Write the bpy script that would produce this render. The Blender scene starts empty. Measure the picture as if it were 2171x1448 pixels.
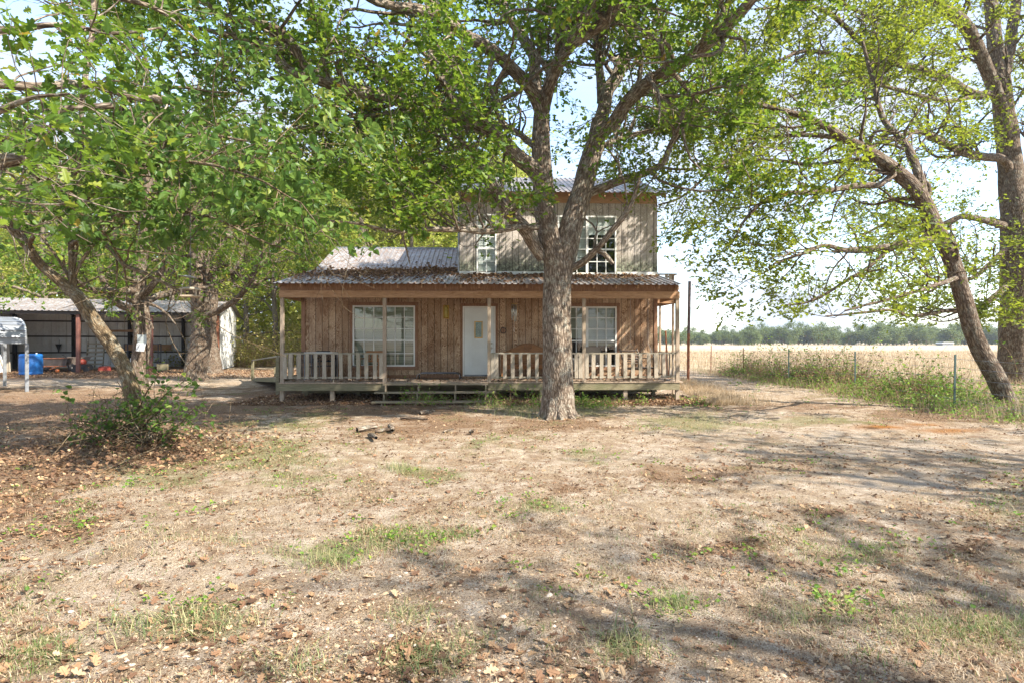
import bpy, math, random
import numpy as np
from mathutils import Vector
rng = np.random.default_rng(7)
random.seed(7)
R = math.radians
C = bpy.context.scene.collection

# ------------------------------------------------------------ camera, sky, sun, exposure
F = 1250.0; CXP = 1085.5; HZ = 724.5; CAMZ = 1.68
cam_d = bpy.data.cameras.new('camera'); cam = bpy.data.objects.new('camera', cam_d); C.objects.link(cam)
cam_d.sensor_width = 36; cam_d.lens = F/2171*36; cam_d.clip_end = 4000; cam_d.clip_start = 0.05
cam.location = (0, 0, CAMZ); cam.rotation_euler = (R(90), 0, 0)
bpy.context.scene.camera = cam
SUN = Vector((0.74, -0.46, 0.0)).normalized(); ELEV = 43
sun_d = bpy.data.lights.new('sun', 'SUN'); sun_d.energy = 3.5; sun_d.angle = R(0.6); sun_d.color = (1.0, 0.91, 0.77)
sun = bpy.data.objects.new('sun', sun_d); C.objects.link(sun)
sv = Vector((SUN.x*math.cos(R(ELEV)), SUN.y*math.cos(R(ELEV)), math.sin(R(ELEV))))
sun.rotation_euler = sv.to_track_quat('Z', 'Y').to_euler(); sun.location = (20, -20, 30)
W = bpy.data.worlds.new('World'); bpy.context.scene.world = W; W.use_nodes = True
nt = W.node_tree; nt.nodes.clear()
out = nt.nodes.new('ShaderNodeOutputWorld'); bg = nt.nodes.new('ShaderNodeBackground')
sky = nt.nodes.new('ShaderNodeTexSky'); sky.sky_type = 'NISHITA'; sky.sun_disc = False
sky.sun_elevation = R(ELEV); sky.sun_rotation = math.atan2(SUN.x, SUN.y); sky.air_density = 1.0; sky.dust_density = .5
tc = nt.nodes.new('ShaderNodeTexCoord'); mp = nt.nodes.new('ShaderNodeMapping'); mp.inputs['Scale'].default_value = (1, 1, 3.2)
nz = nt.nodes.new('ShaderNodeTexNoise'); nz.inputs['Scale'].default_value = 2.6; nz.inputs['Detail'].default_value = 9; nz.inputs['Roughness'].default_value = .55
cr = nt.nodes.new('ShaderNodeValToRGB'); cr.color_ramp.elements[0].position = .34; cr.color_ramp.elements[1].position = .60
mx = nt.nodes.new('ShaderNodeMixRGB'); mx.inputs['Color2'].default_value = (1.75, 1.95, 2.3, 1)
nt.links.new(tc.outputs['Generated'], mp.inputs['Vector']); nt.links.new(mp.outputs[0], nz.inputs['Vector'])
nt.links.new(nz.outputs['Fac'], cr.inputs[0]); nt.links.new(cr.outputs[0], mx.inputs['Fac']); nt.links.new(sky.outputs[0], mx.inputs['Color1'])
nt.links.new(mx.outputs[0], bg.inputs[0]); bg.inputs[1].default_value = 0.15; nt.links.new(bg.outputs[0], out.inputs[0])
sc = bpy.context.scene
sc.view_settings.view_transform = 'Standard'; sc.view_settings.look = 'None'; sc.view_settings.gamma = 1
sc.view_settings.exposure = 1.86
sc.cycles.max_bounces = 9; sc.cycles.diffuse_bounces = 6; sc.cycles.transparent_max_bounces = 8; sc.cycles.transmission_bounces = 4
sc.cycles.sample_clamp_indirect = 6
sc.cycles.use_denoising = True

# ------------------------------------------------------------ helpers
def tag(o, label=None, cat=None, group=None, kind=None):
    if label: o['label'] = label
    if cat: o['category'] = cat
    if group: o['group'] = group
    if kind: o['kind'] = kind
    return o
def empty(name, loc, rz=0, label=None, cat=None, group=None, kind=None):
    o = bpy.data.objects.new(name, None); C.objects.link(o); o.location = loc; o.rotation_euler = (0, 0, rz)
    o.empty_display_size = .2
    return tag(o, label, cat, group, kind)
def link(name, me, mat=None, parent=None):
    if mat is not None: me.materials.append(mat)
    o = bpy.data.objects.new(name, me); C.objects.link(o)
    if parent is not None: o.parent = parent
    return o
def np_mesh(name, V, loops, sizes, smooth=False, attrs=None):
    me = bpy.data.meshes.new(name)
    V = np.ascontiguousarray(V, dtype=np.float32).reshape(-1, 3); loops = np.ascontiguousarray(loops, dtype=np.int32).ravel()
    sizes = np.ascontiguousarray(sizes, dtype=np.int32).ravel()
    me.vertices.add(len(V)); me.vertices.foreach_set('co', V.ravel())
    me.loops.add(len(loops)); me.loops.foreach_set('vertex_index', loops)
    me.polygons.add(len(sizes)); st = np.concatenate([[0], np.cumsum(sizes)[:-1]]).astype(np.int32)
    me.polygons.foreach_set('loop_start', st)
    me.polygons.foreach_set('use_smooth', np.full(len(sizes), smooth, dtype=bool))
    for k, a in (attrs or {}).items():
        a = np.ascontiguousarray(a, dtype=np.float32)
        at = me.attributes.new(k, 'FLOAT_VECTOR' if a.ndim == 2 else 'FLOAT', 'POINT')
        at.data.foreach_set('vector' if a.ndim == 2 else 'value', a.ravel())
    me.update(calc_edges=True)
    return me
def copy_tree(o, loc, rz, scale=1, label=None):
    r = o.copy(); C.objects.link(r); r.location = loc; r.rotation_euler = (0, 0, rz); r.scale = (scale,)*3 if not hasattr(scale, '__len__') else scale
    if label: r['label'] = label
    for ch in list(o.children):
        c2 = ch.copy(); C.objects.link(c2); c2.parent = r
        for g in list(ch.children):
            d = g.copy(); C.objects.link(d); d.parent = c2
    return r
class MB:
    """collects boxes, tubes, lathes into one mesh"""
    def __init__(s): s.v = []; s.f = []
    def add(s, V, Fs):
        b = len(s.v); s.v += [tuple(p) for p in V]; s.f += [tuple(b+i for i in f) for f in Fs]
    def box(s, x0, x1, y0, y1, z0, z1, M=None, j=0):
        V = [(x, y, z) for x in (x0, x1) for y in (y0, y1) for z in (z0, z1)]
        if j: V = [tuple(q+random.uniform(-j, j) for q in p) for p in V]
        if M is not None: V = [tuple(M @ Vector(p)) for p in V]
        s.add(V, [(0,1,3,2),(4,6,7,5),(0,4,5,1),(2,3,7,6),(0,2,6,4),(1,5,7,3)]); return s
    def bar(s, a, b, w, h, up=(0, 0, 1)):
        a = Vector(a); b = Vector(b); d = (b-a).normalized(); u = Vector(up)
        if abs(d.dot(u)) > .98: u = Vector((0, 1, 0))
        sd = d.cross(u).normalized(); u = sd.cross(d).normalized()
        V = [p+sd*i*w/2+u*k*h/2 for p in (a, b) for i in (-1, 1) for k in (-1, 1)]
        s.add(V, [(0,1,3,2),(4,6,7,5),(0,4,5,1),(2,3,7,6),(0,2,6,4),(1,5,7,3)]); return s
    def tube(s, P, r, n=8, cap=True):
        P = [Vector(p) for p in P]; rr = r if hasattr(r, '__len__') else [r]*len(P)
        T = [(P[min(i+1, len(P)-1)]-P[max(i-1, 0)]).normalized() for i in range(len(P))]
        u = Vector((0, 0, 1)) if abs(T[0].z) < .9 else Vector((1, 0, 0)); V = []
        for p, t, q in zip(P, T, rr):
            u = (u-t*u.dot(t)).normalized(); w = t.cross(u)
            V += [p+(u*math.cos(6.28318*k/n)+w*math.sin(6.28318*k/n))*q for k in range(n)]
        Fs = [(i*n+k, i*n+(k+1) % n, (i+1)*n+(k+1) % n, (i+1)*n+k) for i in range(len(P)-1) for k in range(n)]
        if cap: Fs += [tuple(range(n))[::-1], tuple((len(P)-1)*n+k for k in range(n))]
        s.add(V, Fs); return s
    def lathe(s, prof, c=(0, 0, 0), n=20):
        V = [(c[0]+r*math.cos(6.28318*k/n), c[1]+r*math.sin(6.28318*k/n), c[2]+z) for r, z in prof for k in range(n)]
        Fs = [(i*n+k, i*n+(k+1) % n, (i+1)*n+(k+1) % n, (i+1)*n+k) for i in range(len(prof)-1) for k in range(n)]
        Fs += [tuple(range(n))[::-1], tuple((len(prof)-1)*n+k for k in range(n))]
        s.add(V, Fs); return s
    def prism(s, pts, y0, y1):
        """outline in x,z extruded along y"""
        n = len(pts); V = [(x, y0, z) for x, z in pts]+[(x, y1, z) for x, z in pts]
        s.add(V, [tuple(range(n)), tuple(range(2*n-1, n-1, -1))]+[(k, k+n, (k+1) % n+n, (k+1) % n) for k in range(n)]); return s
    def build(s, name, mat, parent=None, bevel=0, smooth=False):
        me = bpy.data.meshes.new(name); me.from_pydata([tuple(p) for p in s.v], [], s.f); me.update()
        o = link(name, me, mat, parent)
        if smooth:
            for p in me.polygons: p.use_smooth = True
        if bevel:
            m = o.modifiers.new('bevel', 'BEVEL'); m.width = bevel; m.segments = 1; m.limit_method = 'ANGLE'
        return o

# value noise in numpy
def _h(ix, iy, s):
    n = (ix.astype(np.int64)*374761393 + iy.astype(np.int64)*668265263 + s*1274126177) & 0xffffffff
    n = ((n ^ (n >> 13))*1274126177) & 0xffffffff
    return ((n ^ (n >> 16)) & 0xffff)/65535.0
def vn(x, y, s=0):
    x = np.asarray(x, float); y = np.asarray(y, float); ix = np.floor(x); iy = np.floor(y); fx = x-ix; fy = y-iy
    fx = fx*fx*(3-2*fx); fy = fy*fy*(3-2*fy)
    a = _h(ix, iy, s); b = _h(ix+1, iy, s); c = _h(ix, iy+1, s); d = _h(ix+1, iy+1, s)
    return (a*(1-fx)+b*fx)*(1-fy)+(c*(1-fx)+d*fx)*fy
def fbm(x, y, s=0, o=4):
    t = 0; a = .5; n = 0
    for k in range(o): t = t+a*vn(x*2**k, y*2**k, s+k*17); n += a; a *= .55
    return t/n
def G(px, py):
    D = CAMZ*F/(py-HZ); return (px-CXP)/F*D, D
def P3(px, py, D): return ((px-CXP)/F*D, D, CAMZ+(HZ-py)/F*D)

# ------------------------------------------------------------ materials
def mat(name): 
    m = bpy.data.materials.new(name); m.use_nodes = True; t = m.node_tree; t.nodes.clear()
    o = t.nodes.new('ShaderNodeOutputMaterial'); p = t.nodes.new('ShaderNodeBsdfPrincipled'); t.links.new(p.outputs[0], o.inputs[0])
    return m, t, p, o
def N(t, ty, **kw):
    n = t.nodes.new('ShaderNode'+ty)
    for k, v in kw.items():
        if k in n.inputs: n.inputs[k].default_value = v
        else: setattr(n, k, v)
    return n
def ramp(t, src, stops, interp='LINEAR'):
    r = t.nodes.new('ShaderNodeValToRGB'); r.color_ramp.interpolation = interp; e = r.color_ramp.elements
    while len(e) > 1: e.remove(e[-1])
    e[0].position = stops[0][0]; e[0].color = (*stops[0][1], 1) if len(stops[0][1]) == 3 else stops[0][1]
    for p, c in stops[1:]:
        q = e.new(p); q.color = (*c, 1)
    t.links.new(src, r.inputs[0]); return r
def coords(t, kind='Object', scale=(1, 1, 1), rot=(0, 0, 0)):
    c = t.nodes.new('ShaderNodeTexCoord'); m = t.nodes.new('ShaderNodeMapping'); m.inputs['Scale'].default_value = scale; m.inputs['Rotation'].default_value = rot
    t.links.new(c.outputs[kind], m.inputs['Vector']); return m.outputs[0]
def noise(t, vec, scale, detail=5, rough=.6, dist=0):
    n = N(t, 'TexNoise', Scale=scale, Detail=detail, Roughness=rough, Distortion=dist); t.links.new(vec, n.inputs['Vector']); return n.outputs['Fac']
def mixc(t, fac, a, b, mode='MIX'):
    m = t.nodes.new('ShaderNodeMixRGB'); m.blend_type = mode
    for i, q in ((0, fac), (1, a), (2, b)):
        if hasattr(q, 'is_output'): t.links.new(q, m.inputs[i])
        elif i == 0: m.inputs[0].default_value = q
        else: m.inputs[i].default_value = (*q, 1)
    return m.outputs[0]
def mathn(t, op, a, b=0.0):
    m = t.nodes.new('ShaderNodeMath'); m.operation = op
    for i, q in ((0, a), (1, b)):
        if hasattr(q, 'is_output'): t.links.new(q, m.inputs[i])
        else: m.inputs[i].default_value = q
    return m.outputs[0]
def bump(t, p, h, strength=.4, dist=.02):
    b = N(t, 'Bump', Strength=strength, Distance=dist); t.links.new(h, b.inputs['Height']); t.links.new(b.outputs[0], p.inputs['Normal']); return b
def rand_island(t):
    g = t.nodes.new('ShaderNodeNewGeometry'); return g.outputs['Random Per Island']

def leaf_mat(name, stops, trans=.4, tcol=(.42, .52, .10), rough=.5):
    m, t, p, o = mat(name); r = ramp(t, rand_island(t), stops)
    oi = t.nodes.new('ShaderNodeObjectInfo')
    t.links.new(r.outputs[0], p.inputs['Base Color']); p.inputs['Roughness'].default_value = rough; p.inputs['Specular IOR Level'].default_value = .35
    tr = t.nodes.new('ShaderNodeBsdfTranslucent'); t.links.new(mixc(t, .5, r.outputs[0], tcol), tr.inputs[0])
    ms = t.nodes.new('ShaderNodeMixShader'); ms.inputs[0].default_value = trans
    t.links.new(p.outputs[0], ms.inputs[1]); t.links.new(tr.outputs[0], ms.inputs[2]); t.links.new(ms.outputs[0], o.inputs[0])
    return m
def bark_mat(name, dark, mid, light, lichen=.5, fs=1.0, ls=(.52, .54, .47)):
    m, t, p, o = mat(name); a = N(t, 'Attribute', attribute_name='bk')
    mp_ = N(t, 'Mapping'); mp_.inputs['Scale'].default_value = (1, 1, .2); t.links.new(a.outputs['Vector'], mp_.inputs['Vector']); v = mp_.outputs[0]
    n1 = noise(t, v, 20*fs, 6, .62, .6); n2 = noise(t, a.outputs['Vector'], 6, 4, .6); n3 = noise(t, a.outputs['Vector'], 38, 4, .7)
    vo = N(t, 'TexVoronoi', Scale=17*fs); vo.feature = 'DISTANCE_TO_EDGE'; mp2 = N(t, 'Mapping'); mp2.inputs['Scale'].default_value = (1, 1, .24)
    ds = N(t, 'TexNoise', Scale=9, Detail=3); t.links.new(a.outputs['Vector'], ds.inputs['Vector'])
    dm = mixc(t, .06, a.outputs['Vector'], ds.outputs['Color'], 'ADD'); t.links.new(dm, mp2.inputs['Vector']); t.links.new(mp2.outputs[0], vo.inputs['Vector'])
    vr = ramp(t, vo.outputs['Distance'], [(0, (.15, .15, .15)), (.34, (1, 1, 1))])
    h = mathn(t, 'MULTIPLY', mathn(t, 'ADD', vr.outputs[0], .35), n1)
    c = ramp(t, h, [(.14, dark), (.38, mid), (.74, light)]).outputs[0]
    lf = mathn(t, 'MULTIPLY', ramp(t, n2, [(.5, (0, 0, 0)), (.66, (1, 1, 1))]).outputs[0], mathn(t, 'MULTIPLY', ramp(t, n3, [(.42, (0, 0, 0)), (.6, (1, 1, 1))]).outputs[0], lichen))
    c = mixc(t, lf, c, ls)
    t.links.new(c, p.inputs['Base Color']); p.inputs['Roughness'].default_value = .9; p.inputs['Specular IOR Level'].default_value = .2
    bump(t, p, h, 1.0, .035); return m
def wood_mat(name, a, b, c, along='z', scale=1.0, rough=.8, grain=1.0, moss=0.0):
    m, t, p, o = mat(name); s = {'z': (7, 7, .8), 'x': (.8, 7, 7), 'y': (7, .8, 7)}[along]
    v = coords(t, 'Object', tuple(q*scale for q in s)); big = coords(t, 'Object', (1, 1, 1))
    n1 = noise(t, v, 3.0, 5, .65, 1.6); n2 = noise(t, v, 16, 4, .7, .3); n3 = noise(t, big, 1.3, 4, .6)
    ri = rand_island(t)
    f = mathn(t, 'ADD', mathn(t, 'MULTIPLY', n1, .62), mathn(t, 'MULTIPLY', n2, .38))
    col = ramp(t, f, [(.34, a), (.5, b), (.66, c)]).outputs[0]
    col = mixc(t, mathn(t, 'MULTIPLY', ri, .5), col, mixc(t, n3, a, c))
    if moss: col = mixc(t, mathn(t, 'MULTIPLY', ramp(t, n3, [(.48, (0, 0, 0)), (.66, (1, 1, 1))]).outputs[0], moss), col, (.13, .135, .07))
    t.links.new(col, p.inputs['Base Color']); p.inputs['Roughness'].default_value = rough; p.inputs['Specular IOR Level'].default_value = .25
    bump(t, p, f, .5*grain, .01); return m
def plain(name, col, rough=.6, metal=0.0, var=.25, scale=6, b=.0):
    m, t, p, o = mat(name); v = coords(t); n = noise(t, v, scale, 5, .6)
    d = tuple(q*(1-var) for q in col); l = tuple(min(1, q*(1+var)) for q in col)
    t.links.new(ramp(t, n, [(.3, d), (.7, l)]).outputs[0], p.inputs['Base Color']); p.inputs['Roughness'].default_value = rough; p.inputs['Metallic'].default_value = metal
    if b: bump(t, p, n, b, .01)
    return m

# siding: plywood panels with wild grain; grime = height band of lichen and dirt along the bottom
def siding_mat(name, a, b, c, grime=None):
    m, t, p, o = mat(name); ri = rand_island(t)
    tcn = t.nodes.new('ShaderNodeTexCoord'); sep = N(t, 'SeparateXYZ'); t.links.new(tcn.outputs['Object'], sep.inputs[0])
    mpn = N(t, 'Mapping'); mpn.inputs['Scale'].default_value = (2.6, 2.6, .62); t.links.new(tcn.outputs['Object'], mpn.inputs['Vector'])
    field = noise(t, mpn.outputs[0], 1.5, 3, .5, .8)
    rings = mathn(t, 'ABSOLUTE', mathn(t, 'SINE', mathn(t, 'MULTIPLY', field, 95)))
    mp2 = N(t, 'Mapping'); mp2.inputs['Scale'].default_value = (9, 9, .9); t.links.new(tcn.outputs['Object'], mp2.inputs['Vector'])
    fib = noise(t, mp2.outputs[0], 7, 5, .7); patch = noise(t, tcn.outputs['Object'], 1.1, 4, .6)
    f = mathn(t, 'ADD', mathn(t, 'MULTIPLY', rings, .42), mathn(t, 'MULTIPLY', fib, .6))
    f = mathn(t, 'ADD', f, mathn(t, 'MULTIPLY', ramp(t, patch, [(.32, (0, 0, 0)), (.66, (1, 1, 1))]).outputs[0], .40))
    col = ramp(t, f, [(.42, a), (.66, b), (.95, c)]).outputs[0]
    col = mixc(t, mathn(t, 'MULTIPLY', ri, .55), col, mixc(t, .6, a, b))
    if grime:
        z0, z1 = grime; mr = N(t, 'MapRange'); mr.inputs['From Min'].default_value = z1; mr.inputs['From Max'].default_value = z0
        jit = mathn(t, 'ADD', sep.outputs[2], mathn(t, 'MULTIPLY', noise(t, mp2.outputs[0], 2, 4, .6), -.5)); t.links.new(jit, mr.inputs['Value'])
        gf = mr.outputs[0]; dk = noise(t, tcn.outputs['Object'], 16, 4, .7)
        col = mixc(t, mathn(t, 'MULTIPLY', gf, .85), col, ramp(t, dk, [(.42, (.05, .05, .035)), (.62, (.30, .34, .24))]).outputs[0])
    t.links.new(col, p.inputs['Base Color']); p.inputs['Roughness'].default_value = .82; p.inputs['Specular IOR Level'].default_value = .25
    bump(t, p, f, .5, .008); return m

M = {}
M['oak_leaf'] = leaf_mat('oak leaves', [(0, (.02, .052, .008)), (.4, (.055, .122, .015)), (.8, (.12, .20, .025)), (.97, (.25, .29, .035)), (1, (.36, .16, .03))], .45, (.40, .58, .06))
M['yellow_leaf'] = leaf_mat('yellow green oak leaves', [(0, (.03, .062, .008)), (.5, (.08, .138, .015)), (1, (.20, .255, .03))], .48, (.54, .60, .05))  # yellower, paler green than the main oak's leaves
M['mulberry_leaf'] = leaf_mat('broad leaves', [(0, (.028, .072, .015)), (.5, (.068, .148, .026)), (.9, (.135, .225, .04)), (1, (.27, .30, .06))], .42, (.36, .52, .10), .45)
M['wood_leaf'] = leaf_mat('woodland leaves', [(0, (.12, .18, .03)), (.5, (.25, .32, .05)), (.9, (.40, .43, .10)), (1, (.48, .40, .13))], .5, (.72, .75, .16))
M['brush_leaf'] = leaf_mat('brush leaves', [(0, (.22, .22, .05)), (.5, (.34, .33, .09)), (1, (.50, .40, .17))], .4, (.5, .5, .12))
M['weed_leaf'] = leaf_mat('weed leaves', [(0, (.07, .16, .02)), (.6, (.16, .28, .04)), (1, (.30, .36, .07))], .4, (.4, .6, .1))
M['far_leaf'] = leaf_mat('far tree leaves', [(0, (.05, .085, .03)), (.6, (.09, .13, .04)), (1, (.15, .18, .06))], .3)
M['bark'] = bark_mat('oak bark', (.04, .028, .02), (.16, .122, .093), (.39, .33, .27), .6, 1.2)
M['bark_dark'] = bark_mat('rough bark', (.03, .022, .016), (.125, .09, .066), (.27, .215, .165), .45, 1.25)
M['bark_young'] = bark_mat('young bark', (.06, .042, .025), (.16, .115, .07), (.28, .215, .135), .6, 1.7)
M['far_bark'] = plain('far bark', (.16, .13, .10), .9)
M['siding'] = siding_mat('stained siding', (.115, .058, .03), (.31, .178, .10), (.64, .48, .33))
M['siding_grey'] = siding_mat('weathered siding', (.18, .148, .125), (.37, .33, .295), (.60, .555, .51), (3.75, 4.2))
M['trim'] = wood_mat('stained trim', (.13, .06, .035), (.27, .145, .085), (.42, .27, .18), 'z')
M['trim_x'] = wood_mat('stained beam', (.20, .10, .05), (.42, .245, .135), (.58, .39, .25), 'x', .8)
M['post'] = wood_mat('weathered post', (.22, .16, .115), (.37, .29, .22), (.52, .44, .36), 'z', 1, .85, 1, .25)
M['rail'] = wood_mat('weathered rail', (.19, .16, .12), (.34, .30, .235), (.50, .46, .39), 'x', 1, .85, 1, .35)
M['baluster'] = wood_mat('weathered baluster', (.23, .19, .145), (.40, .34, .27), (.58, .52, .44), 'z', 1.3, .85, 1, .3)
M['deck'] = wood_mat('deck boards', (.20, .14, .10), (.36, .27, .20), (.55, .45, .36), 'y', 1, .8, 1, .1)
M['step'] = wood_mat('step boards', (.16, .125, .085), (.30, .24, .17), (.44, .37, .28), 'x', 1, .85, 1, .3)
M['mossy'] = wood_mat('mossy joist', (.10, .09, .05), (.22, .19, .12), (.36, .32, .22), 'x', 1, .9, 1, .6)
M['white'] = plain('white painted frame', (.74, .75, .73), .45, 0, .06, 9)
M['door'] = plain('white door paint', (.70, .74, .75), .4, 0, .05, 3)
M['black'] = plain('black metal', (.03, .03, .035), .45)
M['dark'] = plain('near black', (.02, .018, .015), .9)
M['brass'] = plain('aged brass', (.45, .28, .07), .4, .7)
M['amber'] = plain('amber glass', (.42, .36, .10), .25)
M['chime'] = plain('aluminium tubes', (.62, .66, .66), .3, .8, .05)
M['rust'] = plain('rusty steel', (.24, .095, .05), .8, .2, .35, 14)
M['rust_red'] = plain('red oxide steel', (.20, .085, .065), .75, .1, .2, 9)
M['blue'] = plain('blue plastic', (.012, .13, .42), .5, 0, .12, 2)
M['red'] = plain('red paint', (.22, .03, .018), .6)
M['orange'] = plain('orange plastic', (.6, .16, .04), .5)
M['tan_cloth'] = plain('tan sling cloth', (.33, .27, .22), .9, 0, .1)
M['oiled'] = wood_mat('oiled hardwood', (.16, .07, .03), (.30, .14, .06), (.45, .24, .11), 'x', 1, .6)
M['dark_wood'] = wood_mat('dark grey wood', (.07, .055, .045), (.15, .12, .10), (.26, .21, .18), 'x', 1, .8)
M['galv'] = plain('galvanised steel', (.24, .26, .29), .45, .3, .22, 5)
M['paper'] = plain('pale notice card', (.55, .58, .62), .6, 0, .15, 5)
M['cloth_grey'] = plain('slate blue mesh cloth', (.16, .18, .24), .8, 0, .1)

def metal_roof_mat(name, c0, c1, dirt, damt):
    m, t, p, o = mat(name); v = coords(t); n = noise(t, v, 1.2, 5, .6); n2 = noise(t, v, 9, 5, .7)
    col = ramp(t, n, [(.3, c0), (.7, c1)]).outputs[0]
    f = mathn(t, 'MULTIPLY', ramp(t, n2, [(.42, (0, 0, 0)), (.6, (1, 1, 1))]).outputs[0], damt)
    t.links.new(mixc(t, f, col, dirt), p.inputs['Base Color']); p.inputs['Roughness'].default_value = .5; p.inputs['Metallic'].default_value = .25
    return m
M['roof'] = metal_roof_mat('corrugated roof metal', (.25, .255, .27), (.42, .43, .45), (.19, .11, .06), .85)
M['shed_wall'] = metal_roof_mat('shed metal sheet', (.48, .49, .49), (.64, .66, .66), (.40, .37, .32), .3)
# window pane: clear glass that reflects the yard
def glass_mat():
    m, t, p, o = mat('window glass'); g = N(t, 'BsdfGlossy', Roughness=.02); tr = t.nodes.new('ShaderNodeBsdfTransparent'); tr.inputs[0].default_value = (.82, .86, .84, 1)
    ms = t.nodes.new('ShaderNodeMixShader'); lw = N(t, 'LayerWeight', Blend=.5); f = mathn(t, 'ADD', mathn(t, 'MULTIPLY', mathn(t, 'POWER', lw.outputs['Facing'], 4.0), .6), .09)
    t.links.new(f, ms.inputs[0]); t.links.new(tr.outputs[0], ms.inputs[1]); t.links.new(g.outputs[0], ms.inputs[2]); t.links.new(ms.outputs[0], o.inputs[0]); return m
M['glass'] = glass_mat()
M['blind'] = plain('grey green blinds', (.31, .325, .26), .7, 0, .08, 2)  # dulled towards green to carry the tree reflections of the panes
M['curtain'] = plain('white curtain', (.66, .70, .72), .8, 0, .1, 3)
# ------------------------------------------------------------ ground: one sheet to the horizon
GREEN = [(560,960,120,45,.8),(330,1010,150,35,.75),(640,1010,120,40,.6),(700,1180,90,30,.95),(830,1140,90,25,.8),(620,900,140,30,.5),(1110,860,60,22,.9),(1250,860,60,25,.9),
 (1460,895,110,22,.8),(760,1330,60,25,.5),(430,1320,110,45,.85),(100,1390,60,40,.5),(900,1400,90,40,.55),(1430,1280,60,30,.6),(1330,1370,60,40,.5),(1850,1170,100,25,.5),
 (1260,965,90,20,.6),(1040,935,90,14,.5),(1690,900,140,16,.6),(2050,1330,130,50,.5),(1750,1290,120,40,.4),(960,1010,60,14,.5),(150,1080,90,40,.4),(860,990,50,12,.5),(2150,1080,60,30,.5),(1160,1080,80,16,.45)]
LITTER = [(180,880,330,70,.95),(90,980,220,60,.9),(330,960,160,40,.9),(460,880,120,30,.8),(760,870,240,14,.9),(60,1080,200,70,.6),(1190,900,140,16,.8),(880,900,240,30,.65),
 (120,795,260,18,.8),(560,850,90,30,.8),(1660,865,200,14,.6),(2000,880,160,16,.8),(700,1080,200,50,.35),(1450,1010,160,20,.45),(1250,1030,120,16,.5),(1750,1080,150,16,.4),(2060,1160,70,26,.5),(800,1420,500,60,.35),(1500,1150,160,26,.35)]
SAND = [(1500,830,90,12,1),(1600,880,120,12,.9),(1750,920,200,14,.9),(1950,950,200,14,.9),(200,1250,230,70,1),(560,1240,150,30,.8),(1500,960,150,16,.7),(760,1090,90,18,.5),(160,812,330,8,1),(520,806,110,5,1),(1900,1020,180,25,.8),(1100,1130,120,30,.4)]
def blobs(X, Y, L):
    px = X/np.maximum(Y, .3)*F+CXP; py = HZ+CAMZ*F/np.maximum(Y, .3); t = np.zeros_like(X)
    for a, b, rx, ry, w in L: t = np.maximum(t, w*np.exp(-((px-a)/rx)**2-((py-b)/ry)**2))
    return t
def ground_z(X, Y):
    X = np.asarray(X, float); Y = np.asarray(Y, float)
    near = np.clip((60-Y)/40, 0, 1)*np.clip((45-abs(X))/20, 0, 1)
    z = (fbm(X*.5+9, Y*.5, 3, 3)-.5)*.10*near+(fbm(X*2.2, Y*2.2, 5, 4)-.5)*.045*near+(fbm(X*7, Y*7, 8, 3)-.5)*.030*near
    z = z+.13*np.exp(-((X+2.72)/.45)**2-((Y-4.45)/.35)**2)+.07*np.exp(-((X+3.1)/.5)**2-((Y-3.9)/.4)**2)
    z = z+(fbm(X*4.5, Y*4.5, 61, 3)-.45)*.16*np.exp(-((X+3.0)/1.3)**2-((Y-4.3)/.6)**2)
    z = z+.22*np.exp(-((X+5.9)/.8)**2-((Y-9.3)/.7)**2)
    return z
def covers(X, Y):
    n1 = fbm(X*.9, Y*.9, 21, 4); n2 = fbm(X*3.3, Y*3.3, 31, 3)
    g = np.clip((blobs(X, Y, GREEN)*1.3+(n1-.5)*1.2+(n2-.5)*1.1), 0, 1); li = np.clip(blobs(X, Y, LITTER)*1.2+(n1-.48)*.9+(n2-.5)*1.0+.05, 0, 1)
    sd = blobs(X, Y, SAND); g = g*(1-.8*sd); li = li*(1-.75*sd)
    # strip by the fence
    st = np.exp(-((X-11.0-.02*Y)/1.6)**2)*np.clip((Y-9)/4, 0, 1)*(Y < 45); g = np.maximum(g, st*(.5+.5*n2)); li = np.maximum(li, st*.7)
    field = np.clip((X-11.6)/1.2, 0, 1)*np.clip((Y-5)/3, 0, 1)+np.clip((Y-34)/6, 0, 1)*(X > 2); field = np.clip(field, 0, 1)
    wood = np.clip((Y-38-(X+10)*.25)/6, 0, 1)*np.clip((-X+1)/4, 0, 1)
    li = np.maximum(li, wood*.9*(.4+n2)); g = np.where(field > .5, 0, g)
    rust = np.maximum(blobs(X, Y, [(1870,907,60,5,1),(2010,912,70,5,.9),(1960,900,40,4,.8)]), 0)
    return g, np.clip(li, 0, 1), field, np.clip(rust, 0, 1), sd
def axis(lo, hi, step, far, g=1.09):
    a = list(np.arange(lo, hi+1e-6, step)); s = step
    while a[-1] < far: s *= g; a.append(a[-1]+s)
    b = []; x = lo; s = step
    while x > -far: s *= g; x -= s; b.append(x)
    return np.array(b[::-1]+a)
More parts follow.
